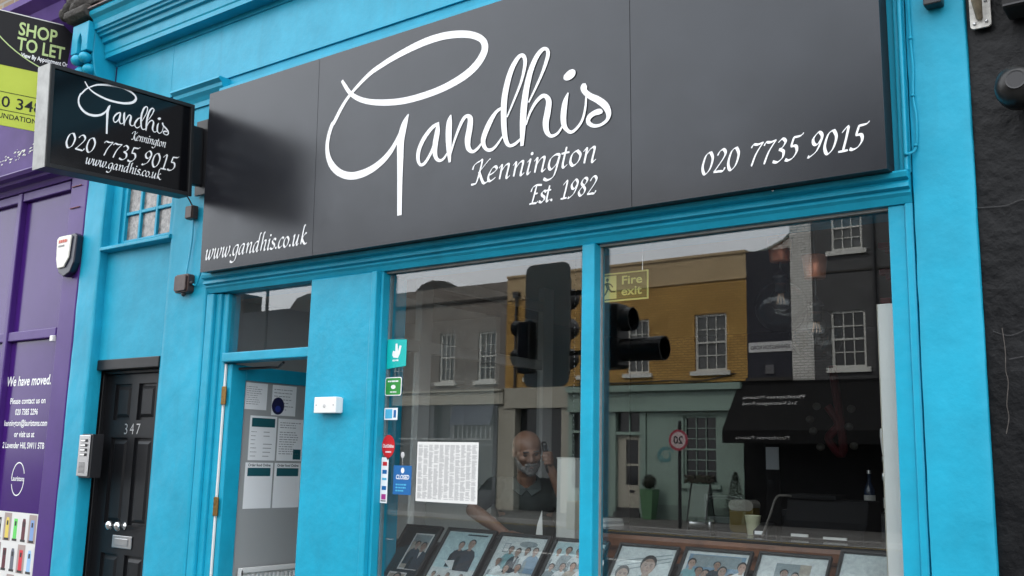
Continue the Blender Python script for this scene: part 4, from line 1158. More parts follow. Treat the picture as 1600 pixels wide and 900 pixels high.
def person_print(bm, u, v, s, cloth='suit', skin='skin', lay=3, hair=True, collar=None):
    l = lay * .0006
    s *= rnd.uniform(.82, 1.08); u += rnd.uniform(-.006, .006); v += rnd.uniform(-.008, .008)
    flat(bm, [(u - .62 * s, v - 1.5 * s), (u + .62 * s, v - 1.5 * s), (u + .6 * s, v - .55 * s), (u + .42 * s, v - .22 * s), (u + .14 * s, v - .08 * s), (u - .14 * s, v - .08 * s), (u - .42 * s, v - .22 * s), (u - .6 * s, v - .55 * s)], (0, 0, 0), FX, FU, l, pi(cloth))
    if collar:
        flat(bm, [(u - .13 * s, v - .1 * s), (u + .13 * s, v - .1 * s), (u, v - .7 * s)], (0, 0, 0), FX, FU, l + .0003, pi(collar))
    flat(bm, rect(u - .11 * s, u + .11 * s, v - .2 * s, v + .06 * s), (0, 0, 0), FX, FU, l + .0005, pi(skin))
    if hair:
        flat(bm, oval(u + rnd.uniform(-.03, .03) * s, v + .32 * s, .25 * s * rnd.uniform(.95, 1.15), .27 * s * rnd.uniform(.9, 1.15), 14), (0, 0, 0), FX, FU, l + .0006, pi('hair'))
    flat(bm, oval(u, v + .22 * s, .22 * s, .28 * s, 14), (0, 0, 0), FX, FU, l + .0009, pi(skin))
    sd = rnd.choice((-1, 1))
    flat(bm, [(u + sd * .05 * s, v + .46 * s), (u + sd * .19 * s, v + .34 * s), (u + sd * .2 * s, v + .14 * s), (u + sd * .08 * s, v - .04 * s), (u + sd * .11 * s, v + .16 * s)][::sd], (0, 0, 0), FX, FU, l + .001, pi('mid' if skin == 'skin' else 'skin2'))
    flat(bm, [(u - .58 * s, v - 1.5 * s), (u - .3 * s, v - 1.5 * s), (u - .36 * s, v - .5 * s), (u - .57 * s, v - .6 * s)], (0, 0, 0), FX, FU, l + .0002, pi('grey' if cloth != 'suit' else 'black'))
    for k_ in (-1, 1):
        flat(bm, rect(u + k_ * .085 * s - .05 * s, u + k_ * .085 * s + .05 * s, v + .30 * s, v + .32 * s), (0, 0, 0), FX, FU, l + .0012, pi('brown'))
    flat(bm, oval(u - .08 * s, v + .26 * s, .034 * s, .018 * s, 8), (0, 0, 0), FX, FU, l + .0012, pi('brown'))
    flat(bm, oval(u + .08 * s, v + .26 * s, .034 * s, .018 * s, 8), (0, 0, 0), FX, FU, l + .0012, pi('brown'))
    flat(bm, [(u - .01 * s, v + .24 * s), (u + .035 * s, v + .15 * s), (u - .03 * s, v + .15 * s)], (0, 0, 0), FX, FU, l + .0012, pi('skin2'))
    flat(bm, oval(u, v + .075 * s, .075 * s, .018 * s, 8), (0, 0, 0), FX, FU, l + .0012, pi('lip'))

def picture(label, x0, x1, ztop, fw, paint, length=0.50, mount='white'):
    w = x1 - x0
    t = thing('framed_photograph', label, 'picture', (x0, 0.425, ztop), 0, 'framed photographs along the window')
    t.rotation_euler = (-tilt, 0, 0)         # leans back: its top goes into the shop
    ztopl = 0.0
    obj('frame', boxes((0, w, -.022, 0, -fw, 0), (0, w, -.022, 0, -length, -length + fw), (0, fw, -.022, 0, -length + fw, -fw), (w - fw, w, -.022, 0, -length + fw, -fw)), black_frame, t, local=True, bevel=.003)
    obj('backing', box(fw * .5, w - fw * .5, -.004, 0.0005, -length + fw * .5, -fw * .5), stand_m, t, local=True)
    bm = NB()
    flat(bm, rect(fw, w - fw, -length + fw, -fw), (0, 0, 0), FX, FU, .0045, pi(mount))
    paint(bm, w, length)
    for v in bm.verts:
        v.co.y -= .0015
    obj('photo_print', bm, PM, t, local=True)
    gl = obj('glazing', box(fw, w - fw, -.0165, -.015, -length + fw, -fw), pane_glass, t, local=True)
    return t
Z0 = (0, 0, 0)
def F1(bm, w, L):
    flat(bm, rect(.1, w - .04, -.30, -.05), Z0, FX, FU, .0052, pi('white'))
    flat(bm, rect(.11, w - .05, -.29, -.06), Z0, FX, FU, .0056, pi('beige'))
    flat(bm, rect(.11, w - .05, -.11, -.06), Z0, FX, FU, .006, pi('grey'))
    person_print(bm, .165, -.15, .085, 'suit', 'skin', 11)
    person_print(bm, .215, -.155, .085, 'suit', 'skin2', 13, collar='white')
    flat(bm, rect(.06, w - .09, -.48, -.32), Z0, FX, FU, .0052, pi('white'))
    flat(bm, rect(.07, w - .1, -.47, -.33), Z0, FX, FU, .0056, pi('beige'))
    person_print(bm, .14, -.38, .1, 'teal', 'skin', 11)
def F2(bm, w, L):
    flat(bm, rect(.02, w - .02, -.26, -.02), Z0, FX, FU, .005, pi('sky'))
    flat(bm, rect(w * .45, w * .85, -.04, -.03), Z0, FX, FU, .0054, pi('dark'))
    person_print(bm, w * .44, -.13, .1, 'suit', 'skin', 10)
    person_print(bm, w * .62, -.115, .105, 'suit', 'skin', 13)
    flat(bm, [(w * .25, -.22), (w * .5, -.28), (w * .45, -.21)], Z0, FX, FU, .012, pi('white'))
    for k in range(6):
        person_print(bm, .06 + k * .05, -.32 - .015 * (k % 2), .055, ('teal', 'grey', 'blue')[k % 3], 'skin', 14 + k)
def F3(bm, w, L):
    flat(bm, rect(.02, w - .02, -.46, -.02), Z0, FX, FU, .005, pi('pale'))
    flat(bm, rect(.06, .1, -.12, -.06), Z0, FX, FU, .0055, pi('grey'))
    flat(bm, rect(.065, .095, -.115, -.065), Z0, FX, FU, .006, pi('white'))
    flat(bm, oval(w * .62, -.06, .06, .02), Z0, FX, FU, .0056, pi('grey'))
    for k, (a, b, c) in enumerate(((.35, -.12, 'teal'), (.5, -.13, 'suit'), (.66, -.12, 'white'), (.8, -.125, 'blue'), (.22, -.2, 'white'), (.42, -.24, 'white'), (.62, -.24, 'pale'))):
        person_print(bm, w * a, b, .08, c, 'skin' if k % 2 else 'skin2', 11 + k * 2, collar='white' if c == 'suit' else None)
    flat(bm, rect(.05, w - .05, -.33, -.28), Z0, FX, FU, .026, pi('sky'))
def F4(bm, w, L):
    flat(bm, rect(.02, w - .02, -.46, -.02), Z0, FX, FU, .005, pi('sky'))
    for k in range(10):
        person_print(bm, .05 + (k % 5) * .063, -.09 - .1 * (k // 5), .075, ('pale', 'grey', 'white', 'beige')[k % 4], 'skin', 11 + 2 * k)
def F5(bm, w, L):
    flat(bm, rect(.02, w - .02, -.46, -.02), Z0, FX, FU, .005, pi('pale'))
    for k in range(3):
        flat(bm, [(.03, -.1 - .03 * k), (w - .03, -.04 - .02 * k), (w - .03, -.045 - .02 * k), (.03, -.106 - .03 * k)], Z0, FX, FU, .0055, pi('grey'))
    person_print(bm, w * .6, -.16, .2, 'teal', 'skin', 12)
    person_print(bm, w * .22, -.22, .15, 'grey', 'skin', 16)
def F6(bm, w, L):
    flat(bm, rect(.03, w - .03, -.46, -.03), Z0, FX, FU, .005, pi('blue'))
    flat(bm, rect(.05, w - .05, -.1, -.035), Z0, FX, FU, .0056, pi('grey'))
    for k in range(7):
        person_print(bm, .06 + k * .042, -.11 - .03 * (k % 3), .085, ('teal', 'blue', 'white', 'suit')[k % 4], 'skin2' if k % 2 else 'skin', 11 + 2 * k)
def F7(bm, w, L):
    flat(bm, rect(w * .27, w * .75, -.3, -.05), Z0, FX, FU, .0052, pi('grey'))
    flat(bm, rect(w * .6, w * .75, -.3, -.05), Z0, FX, FU, .0056, pi('beige'))
    person_print(bm, w * .4, -.12, .08, 'white', 'skin2', 12)
    person_print(bm, w * .56, -.14, .085, 'suit', 'skin', 14)
def F8(bm, w, L):
    flat(bm, rect(.015, w - .015, -.46, -.015), Z0, FX, FU, .0052, pi('pale'))
picture('black mounted photograph of two people, leftmost frame in the window', -4.135, -3.85, 1.20, .014, F1, mount='black')
picture('framed photograph of a couple with crossed arms, second from the left', -3.81, -3.455, 1.20, .016, F2)
picture('framed pale photograph of a seated group, directly below the man', -3.43, -3.085, 1.195, .016, F3)
picture('framed photograph of a crowd crossing behind the turquoise mullion', -3.06, -2.725, 1.19, .014, F4)
picture('framed close-up photograph of a man and a child, first right of the mullion', -2.665, -2.325, 1.19, .012, F5)
picture('framed photograph of a dark haired group in a row, centre of the right pane', -2.295, -1.945, 1.195, .014, F6)
picture('framed small photograph in a wide white mount, second from the right', -1.915, -1.575, 1.20, .012, F7)
picture('framed almost blank white print, rightmost and slightly higher', -1.535, -1.19, 1.235, .014, F8)

# ------------------------------------------------------------------ counter and what stands on it
CN = thing('bar_counter', 'dark topped wooden bar counter inside the shop', 'counter', (-2.2, 1.2, 0))
obj('front', boxes((-3.22, -1.25, 0.82, 0.86, 0.0, 1.195)), wood, CN)
obj('edge_rail', prof_x(NB(), [(0.80, 1.21), (0.79, 1.19), (0.79, 1.15), (0.8, 1.135), (0.819, 1.135), (0.819, 1.21)], -3.22, -1.25), wood, CN)
obj('top', box(-3.22, -1.25, 0.8, 1.45, 1.211, 1.235), mat('black_counter_top', (0.02, 0.02, 0.022), 0.15), CN, bevel=.003)
obj('end_panel', box(-3.219, -3.18, 0.861, 1.44, 0, 1.21), wood, CN)
zc = 1.2355
T = thing('paper_cup', 'pale paper cup on the counter', 'cup', (-2.235, 1.08, zc))
bm = lathe(NB(), [(0.028, 0), (0.03, .002), (0.042, .098), (0.0445, .101), (0.0425, .103), (0.039, .098), (0.028, .006), (0, .005)], (-2.235, 1.08, zc), 24)
obj('cup_wall', bm, mat('cream_card', (0.62, 0.62, 0.42), 0.6), T, smooth=True)
bm = lathe(NB(), [(0.031, 0.012), (0.032, 0.02), (0.0315, 0.02)], (-2.235, 1.08, zc), 20); obj('cup_foot_ring', bm, mat('cream_card_edge', (.6, .6, .5)), T)
T = thing('dispenser', 'rounded amber dispenser behind the paper cup', 'dispenser', (-2.32, 1.2, zc))
obj('tank', poly_prism(NB(), rrect(-2.405, -2.265, zc, zc + .175, .03), (0, 1.15, 0), FX, FU, .1), mat('amber_plastic', (0.09, 0.065, 0.014), 0.25), T, bevel=.006)
obj('lid', poly_prism(NB(), rrect(-2.407, -2.263, zc + .12, zc + .178, .028), (0, 1.148, 0), FX, FU, .104), mat('grey_lid', (0.16, 0.15, 0.13), 0.4), T)
T = thing('card_reader', 'black card terminal with a small lit label on the counter', 'card reader', (-2.14, 1.04, zc))
obj('body', prof_x(NB(), [(0.97, zc), (0.97, zc + .03), (1.08, zc + .07), (1.1, zc + .06), (1.1, zc)], -2.19, -2.11), dark_plastic, T, bevel=.006)
bm = NB(); flat(bm, rect(-2.178, -2.125, zc + .012, zc + .03), (0, .968, 0), FX, FU, .001); obj('label_plate', bm, white_vinyl, T)
T = thing('paper_roll_holder', 'small steel roll holder on the counter left of the cup', 'holder', (-2.48, 1.0, zc))
bm = lathe(NB(), [(0.0, -.07), (.02, -.07), (.021, -.06), (.021, .05), (.03, .055), (.03, .065), (0, .066)], (-2.49, .98, zc + .045), 16, 'X'); obj('roller', bm, steel, T, smooth=True)
obj('base', boxes((-2.57, -2.42, .95, 1.01, zc + .0005, zc + .012), (-2.425, -2.419, .96, 1.0, zc + .0125, zc + .06), (-2.566, -2.561, .96, 1.0, zc + .0125, zc + .06)), dark_plastic, T)
T = thing('chair', 'black tubular metal chair back behind the counter', 'chair', (-2.65, 1.75, 0.62))
bm = NB(); tube(bm, catmull([(-2.79, 1.65, 0.0), (-2.79, 1.65, 1.30), (-2.775, 1.65, 1.385), (-2.74, 1.65, 1.405), (-2.60, 1.65, 1.405), (-2.565, 1.65, 1.385), (-2.55, 1.65, 1.30), (-2.55, 1.65, 0.0)], 6), .011, 8); obj('back_frame', bm, dark_plastic, T)
obj('seat', box(-2.80, -2.54, 1.66, 2.02, .74, .78), dark_plastic, T, bevel=.01)
for x in (-2.79, -2.55):
    bm = NB(); tube(bm, [(x, 2.0, 0), (x, 2.0, .74)], .011, 8); obj('leg', bm, dark_plastic, T)
obj('backrest', box(-2.77, -2.57, 1.645, 1.655, 1.22, 1.29), dark_plastic, T, bevel=.004)
T = thing('printer', 'black receipt printer and till on the right of the counter', 'printer', (-1.85, 1.2, zc))
obj('body', prof_x(NB(), [(1.0, zc), (1.0, zc + .04), (1.06, zc + .09), (1.1, zc + .20), (1.3, zc + .20), (1.3, zc)], -2.05, -1.62), mat('soft_black', (.004, .004, .005), .75, spec=.2), T, bevel=.01)
obj('top_tray', boxes((-2.06, -1.78, 1.08, 1.28, zc + .201, zc + .225)), mat('soft_black', (.004, .004, .005)), T, bevel=.004)
obj('paper_slot', box(-1.99, -1.90, 0.99, 0.999, zc + .012, zc + .026), paper, T)
obj('paper_slot', box(-1.82, -1.70, 0.985, 0.999, zc + .008, zc + .02), paper, T)
bm = NB(); tube(bm, catmull([(-2.13, .95, zc + .004), (-2.11, 1.0, zc + .1), (-2.09, 1.05, zc + .2), (-2.05, 1.06, zc + .215), (-2.0, 1.1, zc + .21)], 6), .006, 6)
tag(obj('cable', bm, mat('grey_cable', (.10, .09, .08), .5)), 'grey cable looping over the black till', 'cable')
bm = NB(); tube(bm, catmull([(-1.47, .9, zc + .004), (-1.45, .9, zc + .04), (-1.40, .88, zc + .08), (-1.33, .8, zc + .12)], 6), .007, 6)
tag(obj('cable', bm, white_plastic), 'white cable at the counter end beside the white panel', 'cable')
T = thing('paper_stack', 'low stack of white papers at the left end of the counter', 'papers', (-3.1, 1.0, zc))
for k in range(3):
    obj('sheet_bundle', box(-3.19 + .006 * k, -3.06 - .004 * k, .92, 1.12, zc + .001 + .014 * k, zc + .013 + .014 * k), paper if k != 1 else mat('grey_folder', (.4, .4, .4)), T)
T = thing('white_box', 'tall white box standing beside the man', 'box', (-3.08, 0.62, 1.1))
obj('carton', box(-3.135, -3.015, 0.52, 0.615, 1.1005, 1.615), mat('dull_white_card', (.5, .5, .47), .6), T, bevel=.004)
obj('lid_flap', box(-3.137, -3.013, 0.518, 0.617, 1.6155, 1.622), mat('dull_white_card', (.5, .5, .47)), T)
tag(obj('cash_box', box(-3.62, -3.34, .49, .615, 1.1005, 1.168), dark_plastic, bevel=.006), 'low dark cash box under the hand of the man', 'box')
tag(obj('paper_sheet', poly_prism(NB(), [(-3.30, 1.1005), (-3.235, 1.1005), (-3.245, 1.33), (-3.275, 1.25)], (0, .54, 0), FX, FU, .002), paper), 'white sheet of paper standing up beside the man', 'paper')
# white upright panel at the right jamb
WP = thing('upright_board', 'tall white board standing against the right window jamb', 'board', (-1.21, 0.115, 0.81))
obj('board', box(-1.245, -1.168, 0.105, 0.125, 0.81, 2.28), white_paint, WP, bevel=.003)
obj('board_edge', box(-1.2475, -1.2455, 0.104, 0.126, 0.81, 2.28), mat('aged_edge', (.5, .46, .38), .6), WP)
# beer tap on the dark wall side
T = thing('beer_tap', 'chrome beer tap with a slim white handle', 'tap', (-1.49, 0.9, 1.5))
bm = lathe(NB(), [(0.0, .24), (.014, .235), (.016, .2), (.009, .12), (.007, .11)], (-1.492, .95, 1.56), 14); obj('handle', bm, white_plastic, T, smooth=True)
bm = lathe(NB(), [(.008, .11), (.016, .1), (.016, .075), (.01, .07), (.012, .03), (.02, .02), (.02, -.02), (.012, -.03), (.010, -.10), (.004, -.12)], (-1.488, .95, 1.56), 14); obj('spout', bm, chrome, T, smooth=True)
bm = NB(); tube(bm, [(-1.488, .95, 1.56), (-1.40, .97, 1.56)], .014, 8); tube(bm, [(-1.40, .97, 1.56), (-1.40, .97, zc)], .022, 10); obj('column', bm, chrome, T)
# back bar shelf with bottles and a red wall ornament
bar_m = mat('back_bar', (.03, .033, .038), .35)
T = thing('back_shelf', 'grey back bar shelf in the dark behind the counter', 'shelf', (-1.6, 2.6, 0))
obj('shelf_board', box(-2.6, -.94, 2.4, 2.75, 1.28, 1.32), bar_m, T)
obj('cupboard', box(-2.6, -.94, 2.45, 2.75, 0, 1.279), mat('blue_grey_cupboard', (.03, .034, .045), .4), T)
for k, (x, h, c) in enumerate(((-2.05, .27, (.03, .05, .1)), (-1.93, .24, (.02, .08, .05)), (-1.82, .28, (.12, .05, .02)), (-1.55, .25, (.2, .2, .2)), (-1.44, .22, (.02, .15, .12)))):
    t = thing('bottle', ['navy bottle leftmost on the back shelf', 'green bottle second on the back shelf', 'amber bottle third on the back shelf', 'pale bottle fourth on the back shelf', 'short teal bottle rightmost on the back shelf'][k], 'bottle', (x, 2.5, 1.32), 0, 'bottles on the back shelf')
    bm = lathe(NB(), [(.034, 0.0005), (.035, h * .55), (.013, h * .72), (.012, h * .92)], (x, 2.5, 1.32), 14); obj('glass_body', bm, mat('bottle_%d' % k, c, .1), t, smooth=True)
    bm = lathe(NB(), [(.014, h * .921), (.014, h)], (x, 2.5, 1.32), 12); obj('cap', bm, steel, t)
    bm = lathe(NB(), [(.0355, h * .15), (.0355, h * .42)], (x, 2.5, 1.32), 14); obj('label', bm, paper, t)
T = thing('wall_ornament', 'dark red hanging ornament with pale discs on the back wall', 'ornament', (-2.35, 2.6, 1.9))
bm = NB(); tube(bm, catmull([(-2.40, 2.77, 2.02), (-2.33, 2.77, 1.9), (-2.40, 2.77, 1.8), (-2.3, 2.77, 1.72), (-2.36, 2.77, 2.3)], 6), .03, 8); obj('swag', bm, mat('dark_red', (.12, .01, .015), .5), T)
for k, (x, z) in enumerate(((-2.47, 2.02), (-2.52, 1.93), (-2.5, 1.85), (-2.45, 1.74), (-2.23, 2.0), (-2.25, 1.88), (-2.22, 1.75))):
    bm = NB(); ell(bm, (x, 2.75, z), (.03, .02, .026)); obj('disc', bm, mat('pale_disc', (.12, .115, .1), .5), T)
T = thing('wall_notice', 'small pale card pinned up behind the bar', 'notice', (-2.9, 2.5, 1.6))
obj('card', box(-2.72, -2.63, 2.44, 2.448, 1.58, 1.73), mat('grey_card', (.35, .36, .38), .6), T)
obj('card_holder', box(-2.725, -2.625, 2.449, 2.46, 1.0, 1.75), mat('soft_black', (.004, .004, .005)), T)

# pendant lamps: copper rose, black holder, clear globe with bulb
clear = glass_mat('clear_globe', 0.03, (0.97, 0.97, 0.96))
smoke = glass_mat('smoked_globe', 0.03, (0.75, 0.75, 0.75))
def pendant(label, x, y, zr, zg, rg):
    t = thing('pendant_lamp', label, 'lamp', (x, y, zr), 0, 'pendant lamps over the bar')
    bm = lathe(NB(), [(0.058, .06), (0.06, .058), (0.05, -.045), (0.046, -.052), (0, -.053)], (x, y, zr), 26); obj('ceiling_rose', bm, copper, t, smooth=True)
    bm = NB(); tube(bm, [(x, y, zr - .053), (x, y, zg + rg + .06)], .0055, 8); obj('cord', bm, dark_plastic, t)
    bm = NB(); tube(bm, [(x, y, zr + .06), (x, y, 3.02)], .004, 6); obj('suspension', bm, steel, t)
    bm = lathe(NB(), [(0.006, .085), (.016, .06), (.038, .045), (.038, .03), (.03, .028), (.027, -.03), (.022, -.04)], (x, y, zg + rg - .02), 20); obj('lamp_holder', bm, dark_plastic, t, smooth=True)
    prof = [(rg * math.sin(R(a)), rg * math.cos(R(a))) for a in range(12, 181, 8)]
    bm = lathe(NB(), prof, (x, y, zg), 30); obj('globe', bm, clear, t, smooth=True)
    bm = NB(); ell(bm, (x, y, zg + rg * .28), (.05, .05, .056)); bl = obj('bulb', bm, clear, t, smooth=True)
    bm = NB()
    for k in range(8):
        a = k * math.pi / 4
        tube(bm, [(x + .012 * math.cos(a), y + .012 * math.sin(a), zg + rg * .28 + .03), (x + .02 * math.cos(a + .4), y + .02 * math.sin(a + .4), zg + rg * .28 - .02)], .0012, 4)
    obj('filament', bm, mat('copper_filament', (.6, .4, .28), .4, metal=.6), bl)
pendant('clear glass globe pendant with copper ceiling cup, left of the two', -1.82, 0.5, 2.64, 2.365, .128)
pendant('clear glass globe pendant with copper ceiling cup, right of the two', -1.655, 0.52, 2.545, 2.22, .125)
# red fabric lanterns by the right jamb
T = thing('bracket_post', 'three dark red wall shelves on a maroon post near the right jamb', 'shelf', (-1.45, 1.05, 2.3))
obj('post', box(-1.455, -1.40, 1.06, 1.11, 1.2355, 2.75), mat('maroon_wood', (.035, .008, .012), .5), T)
for z in (2.74, 2.60, 2.45):
    b = obj('bracket', boxes((-1.51, -1.456, 1.05, 1.1, z - .015, z + .015), (-1.48, -1.456, 1.055, 1.095, z - .04, z - .0151)), mat('deep_red', (.28, .01, .02), .4), T, bevel=.003)
# fire exit sign hung inside the right pane
FE = thing('fire_exit_sign', 'yellow-green fire exit sign with running figure hung inside the window', 'sign', (-2.75, 0.25, 2.5))
fy = .25
DXF, DZF = .192, -.07
lum = mat('photoluminescent_yellow', (.62, .62, .20), .5)
olive = mat('olive_print', (.075, .08, .006), .5)
obj('plate', box(-2.915, -2.605, fy, fy + .004, 2.487, 2.637), lum, FE)
bm = NB(); flat(bm, rect(-2.907, -2.613, 2.495, 2.629), (0, fy - .0008, 0), FX, FU, 0); obj('ground', bm, olive, FE)
bm = NB()
flat(bm, rect(-2.875, -2.79, 2.502, 2.622), (0, fy - .0014, 0), FX, FU, 0)
text_bm(bm, 'Fire', .062, (-2.762, fy - .0014, 2.573), FX, FU, 'LEFT', weight=.0012, width=.118)
text_bm(bm, 'exit', .062, (-2.762, fy - .0014, 2.516), FX, FU, 'LEFT', weight=.0012, width=.118)
flat(bm, [(-2.903, 2.566), (-2.884, 2.566), (-2.884, 2.555), (-2.903, 2.555)], (0, fy - .0014, 0), FX, FU, 0)
obj('symbol', bm, lum, FE)
bm = NB()
flat(bm, oval(-2.845, 2.602, .009, .01), (0, fy - .002, 0), FX, FU, 0)
for pts in ([(-2.85, 2.588, .018), (-2.838, 2.556, .02)], [(-2.85, 2.585, .008), (-2.872, 2.572, .008), (-2.876, 2.558, .008)], [(-2.845, 2.585, .008), (-2.825, 2.578, .008), (-2.81, 2.562, .007)],
            [(-2.84, 2.558, .011), (-2.855, 2.53, .01), (-2.875, 2.508, .009)], [(-2.838, 2.558, .011), (-2.82, 2.54, .01), (-2.795, 2.538, .008)]):
    ribbon(bm, pts, (0, fy - .002, 0), FX, FU, .0001)
obj('running_figure', bm, olive, FE)
bm = NB()
for x in (-2.88, -2.64):
    tube(bm, [(x, fy + .002, 2.637), (x, fy + .002, 3.02)], .0015, 5)
obj('hanging_wires', bm, steel, FE)
for ch in list(C.objects):
    if ch.parent == FE:
        ch.location = (DXF, 0, DZF)
bm = NB()
for k in range(60):
    ell(bm, (-3.12 + rnd.gauss(0, .001), .66, 2.95 - k * .028), (.003, .003, .006 + .003 * (k % 2)), seg=6)
tag(obj('bead_chain', bm, mat('dull_chain', (.2, .2, .2), .5, metal=.5)), 'hanging silver bead chain just left of the mullion', 'chain')

# ------------------------------------------------------------------ man on the telephone behind the stand
skin = mat('brown_skin', (0.215, 0.115, 0.078), 0.42, var=0.2, vscale=18)
shirt_m = mat('dark_green_polo', (0.022, 0.028, 0.026), 0.8, var=0.3, vscale=12, bump=.3, bscale=90)
beard_m = mat('white_beard', (0.22, 0.205, 0.195), 0.9, bump=.9, bscale=220, var=.75, vscale=90)
M = thing('person', 'bald man with white beard in dark polo shirt holding a phone to his ear', 'person', (-3.545, 0.80, 0.0), R(37))
def capsule(bm, a, b, r0, r1, n=8):
    a, b = Vector(a), Vector(b)
    L = max(2, int((b - a).length / max(.006, min(r0, r1) * .7)))
    for i in range(L + 1):
        t = i / L
        ell(bm, a.lerp(b, t), (r0 + (r1 - r0) * t,) * 3, seg=10)
def remeshed(name, bm, m, vox, it=3, fac=.5):
    o = obj(name, bm, m, M, local=True, smooth=True)
    md = o.modifiers.new('r', 'REMESH'); md.mode = 'VOXEL'; md.voxel_size = vox; md.use_smooth_shade = True
    md = o.modifiers.new('s', 'SMOOTH'); md.iterations = it; md.factor = fac
    return o
HR = Matrix.Rotation(R(13), 4, 'Z') @ Matrix.Rotation(R(17), 4, 'X') @ Matrix.Rotation(R(-6), 4, 'Y')       # head bowed and tipped towards the phone
HC = Vector((0, -.14, 1.655))
def H(x, y, z):
    return HC + (HR @ Vector((x, y, z)))
def eh(bm, c, r, seg=16):
    ell(bm, H(*c), r, HR.to_3x3(), seg)
bm = NB()
eh(bm, (0, .012, .036), (.083, .099, .080), 24)          # skull
eh(bm, (0, -.02, -.01), (.073, .078, .082), 20)          # face mass
eh(bm, (0, -.035, -.075), (.052, .055, .05))             # jaw
eh(bm, (0, -.072, -.098), (.024, .022, .02))             # chin
eh(bm, (0, -.088, .018), (.045, .018, .012))             # brow ridge
eh(bm, (0, -.104, -.022), (.014, .022, .022)); eh(bm, (0, -.096, .0), (.010, .014, .028))   # nose
for s in (-1, 1):
    eh(bm, (s * .013, -.098, -.03), (.010, .012, .009))
    eh(bm, (s * .042, -.072, -.02), (.024, .022, .02))   # cheek
    eh(bm, (s * .079, .012, -.005), (.010, .02, .034))   # ear
eh(bm, (0, -.090, -.062), (.022, .012, .007))            # lips
capsule(bm, H(0, .02, -.07), (0, -.03, 1.46), .058, .062)   # neck
for c, r in (((0, 0, 1.32), (.17, .10, .14)), ((0, .0, 1.15), (.155, .105, .16)), ((0, .01, 0.98), (.16, .11, .14))):
    ell(bm, c, r, None, 20)
SHL, ELL_, HAL = Vector((.185, -.01, 1.435)), Vector((.265, -.11, 1.30)), Vector((.128, -.175, 1.575))
SHR, ELR, HAR = Vector((-.19, -.01, 1.435)), Vector((-.31, -.13, 1.31)), Vector((-.12, -.295, 1.195))
for a, b, c in ((SHL, ELL_, HAL), (SHR, ELR, HAR)):
    capsule(bm, a, b, .052, .042)
    capsule(bm, b, b.lerp(c, .35), .043, .042)
    capsule(bm, b.lerp(c, .35), c, .042, .027)
# left hand: palm beside the phone, four fingers wrapped over it, thumb along the near side
pc = Vector((.137, -.178, 1.605))
ell(bm, pc, (.018, .034, .042), None, 12)
ph_c = Vector((.105, -.17, 1.622))
for k in range(4):
    z = 1.645 - k * .021
    p = [Vector((.140, -.195, z)), Vector((.134, -.222, z + .004)), Vector((.112, -.232, z + .004)), Vector((.092, -.226, z + .002))]
    ln = (1.0, 1.1, 1.05, .85)[k]
    for a, b in zip(p, p[1:]):
        capsule(bm, a, p[0] + (b - p[0]) * ln if b is p[-1] else b, .0088, .0082)
for a, b in (((.145, -.155, 1.59), (.135, -.135, 1.615)), ((.135, -.135, 1.615), (.118, -.128, 1.645))):
    capsule(bm, a, b, .0105, .009)
# right hand resting on the shelf
ph = HAR
dirh = Vector((.78, -.55, -.05)).normalized()
side = Vector((.55, .8, 0)).normalized()
ell(bm, ph + dirh * .045, (.04, .04, .019), None, 12)
for k in range(4):
    b0 = ph + dirh * .075 + side * (.027 - .018 * k)
    L = (.062, .072, .068, .052)[k]
    b1 = b0 + dirh * L * .5 + Vector((0, 0, .004)) - side * .002 * k
    b2 = b0 + dirh * L + Vector((0, 0, -.016)) - side * .004 * k
    capsule(bm, ph + dirh * .05 + side * (.02 - .013 * k), b0, .0105, .0095); capsule(bm, b0, b1, .0092, .0088); capsule(bm, b1, b2, .0086, .0078)
capsule(bm, ph + dirh * .02 + side * .03, ph + dirh * .055 + side * .058, .0115, .010); capsule(bm, ph + dirh * .055 + side * .058, ph + dirh * .085 + side * .06 + Vector((0, 0, -.01)), .0095, .0085)
remeshed('body', bm, skin, .0055, 3)
# polo shirt with short sleeves and collar
bm = NB()
for c, r in (((0, 0, 1.36), (.19, .118, .125)), ((0, .0, 1.2), (.182, .13, .15)), ((0, -.01, 1.06), (.186, .138, .16)), ((0, .0, .93), (.182, .128, .12))):
    ell(bm, c, r, None, 24)
capsule(bm, (-.15, 0, 1.44), (.15, 0, 1.44), .064, .064)
for a, b in ((SHL, ELL_), (SHR, ELR)):
    capsule(bm, a, a.lerp(b, .72), .07, .062)
remeshed('polo_shirt', bm, shirt_m, .009, 4)
bm = NB()
for s in (-1, 1):
    q = [(0.0, -.102, 1.43), (s * .03, -.122, 1.395), (s * .085, -.098, 1.43), (s * .08, -.03, 1.50), (s * .05, .04, 1.525), (0, .06, 1.53), (0, .05, 1.50), (s * .055, .03, 1.485), (s * .066, -.04, 1.475)]
    for k in range(1, len(q) - 1):
        bm.faces.new([bm.verts.new(p) for p in (q[0] if k < 3 else q[8], q[k], q[k + 1])])
o = obj('shirt_collar', bm, mat('collar_edge', (.05, .06, .058), .8), M, local=True)
md = o.modifiers.new('t', 'SOLIDIFY'); md.thickness = .006
# trousers and shoes, hidden behind the stand
bm = NB()
ell(bm, (0, .01, .90), (.175, .125, .12), None, 20)
for s in (-1, 1):
    capsule(bm, (s * .09, .01, .86), (s * .1, .0, .48), .085, .06); capsule(bm, (s * .1, .0, .48), (s * .1, .03, .08), .06, .05)
remeshed('trousers', bm, mat('black_trousers', (.012, .012, .014), .9), .012, 3)
bm = NB()
for s in (-1, 1):
    ell(bm, (s * .1, -.035, .045), (.045, .13, .044), None, 14)
remeshed('shoes', bm, mat('black_shoe', (.01, .01, .01), .4), .01, 2)
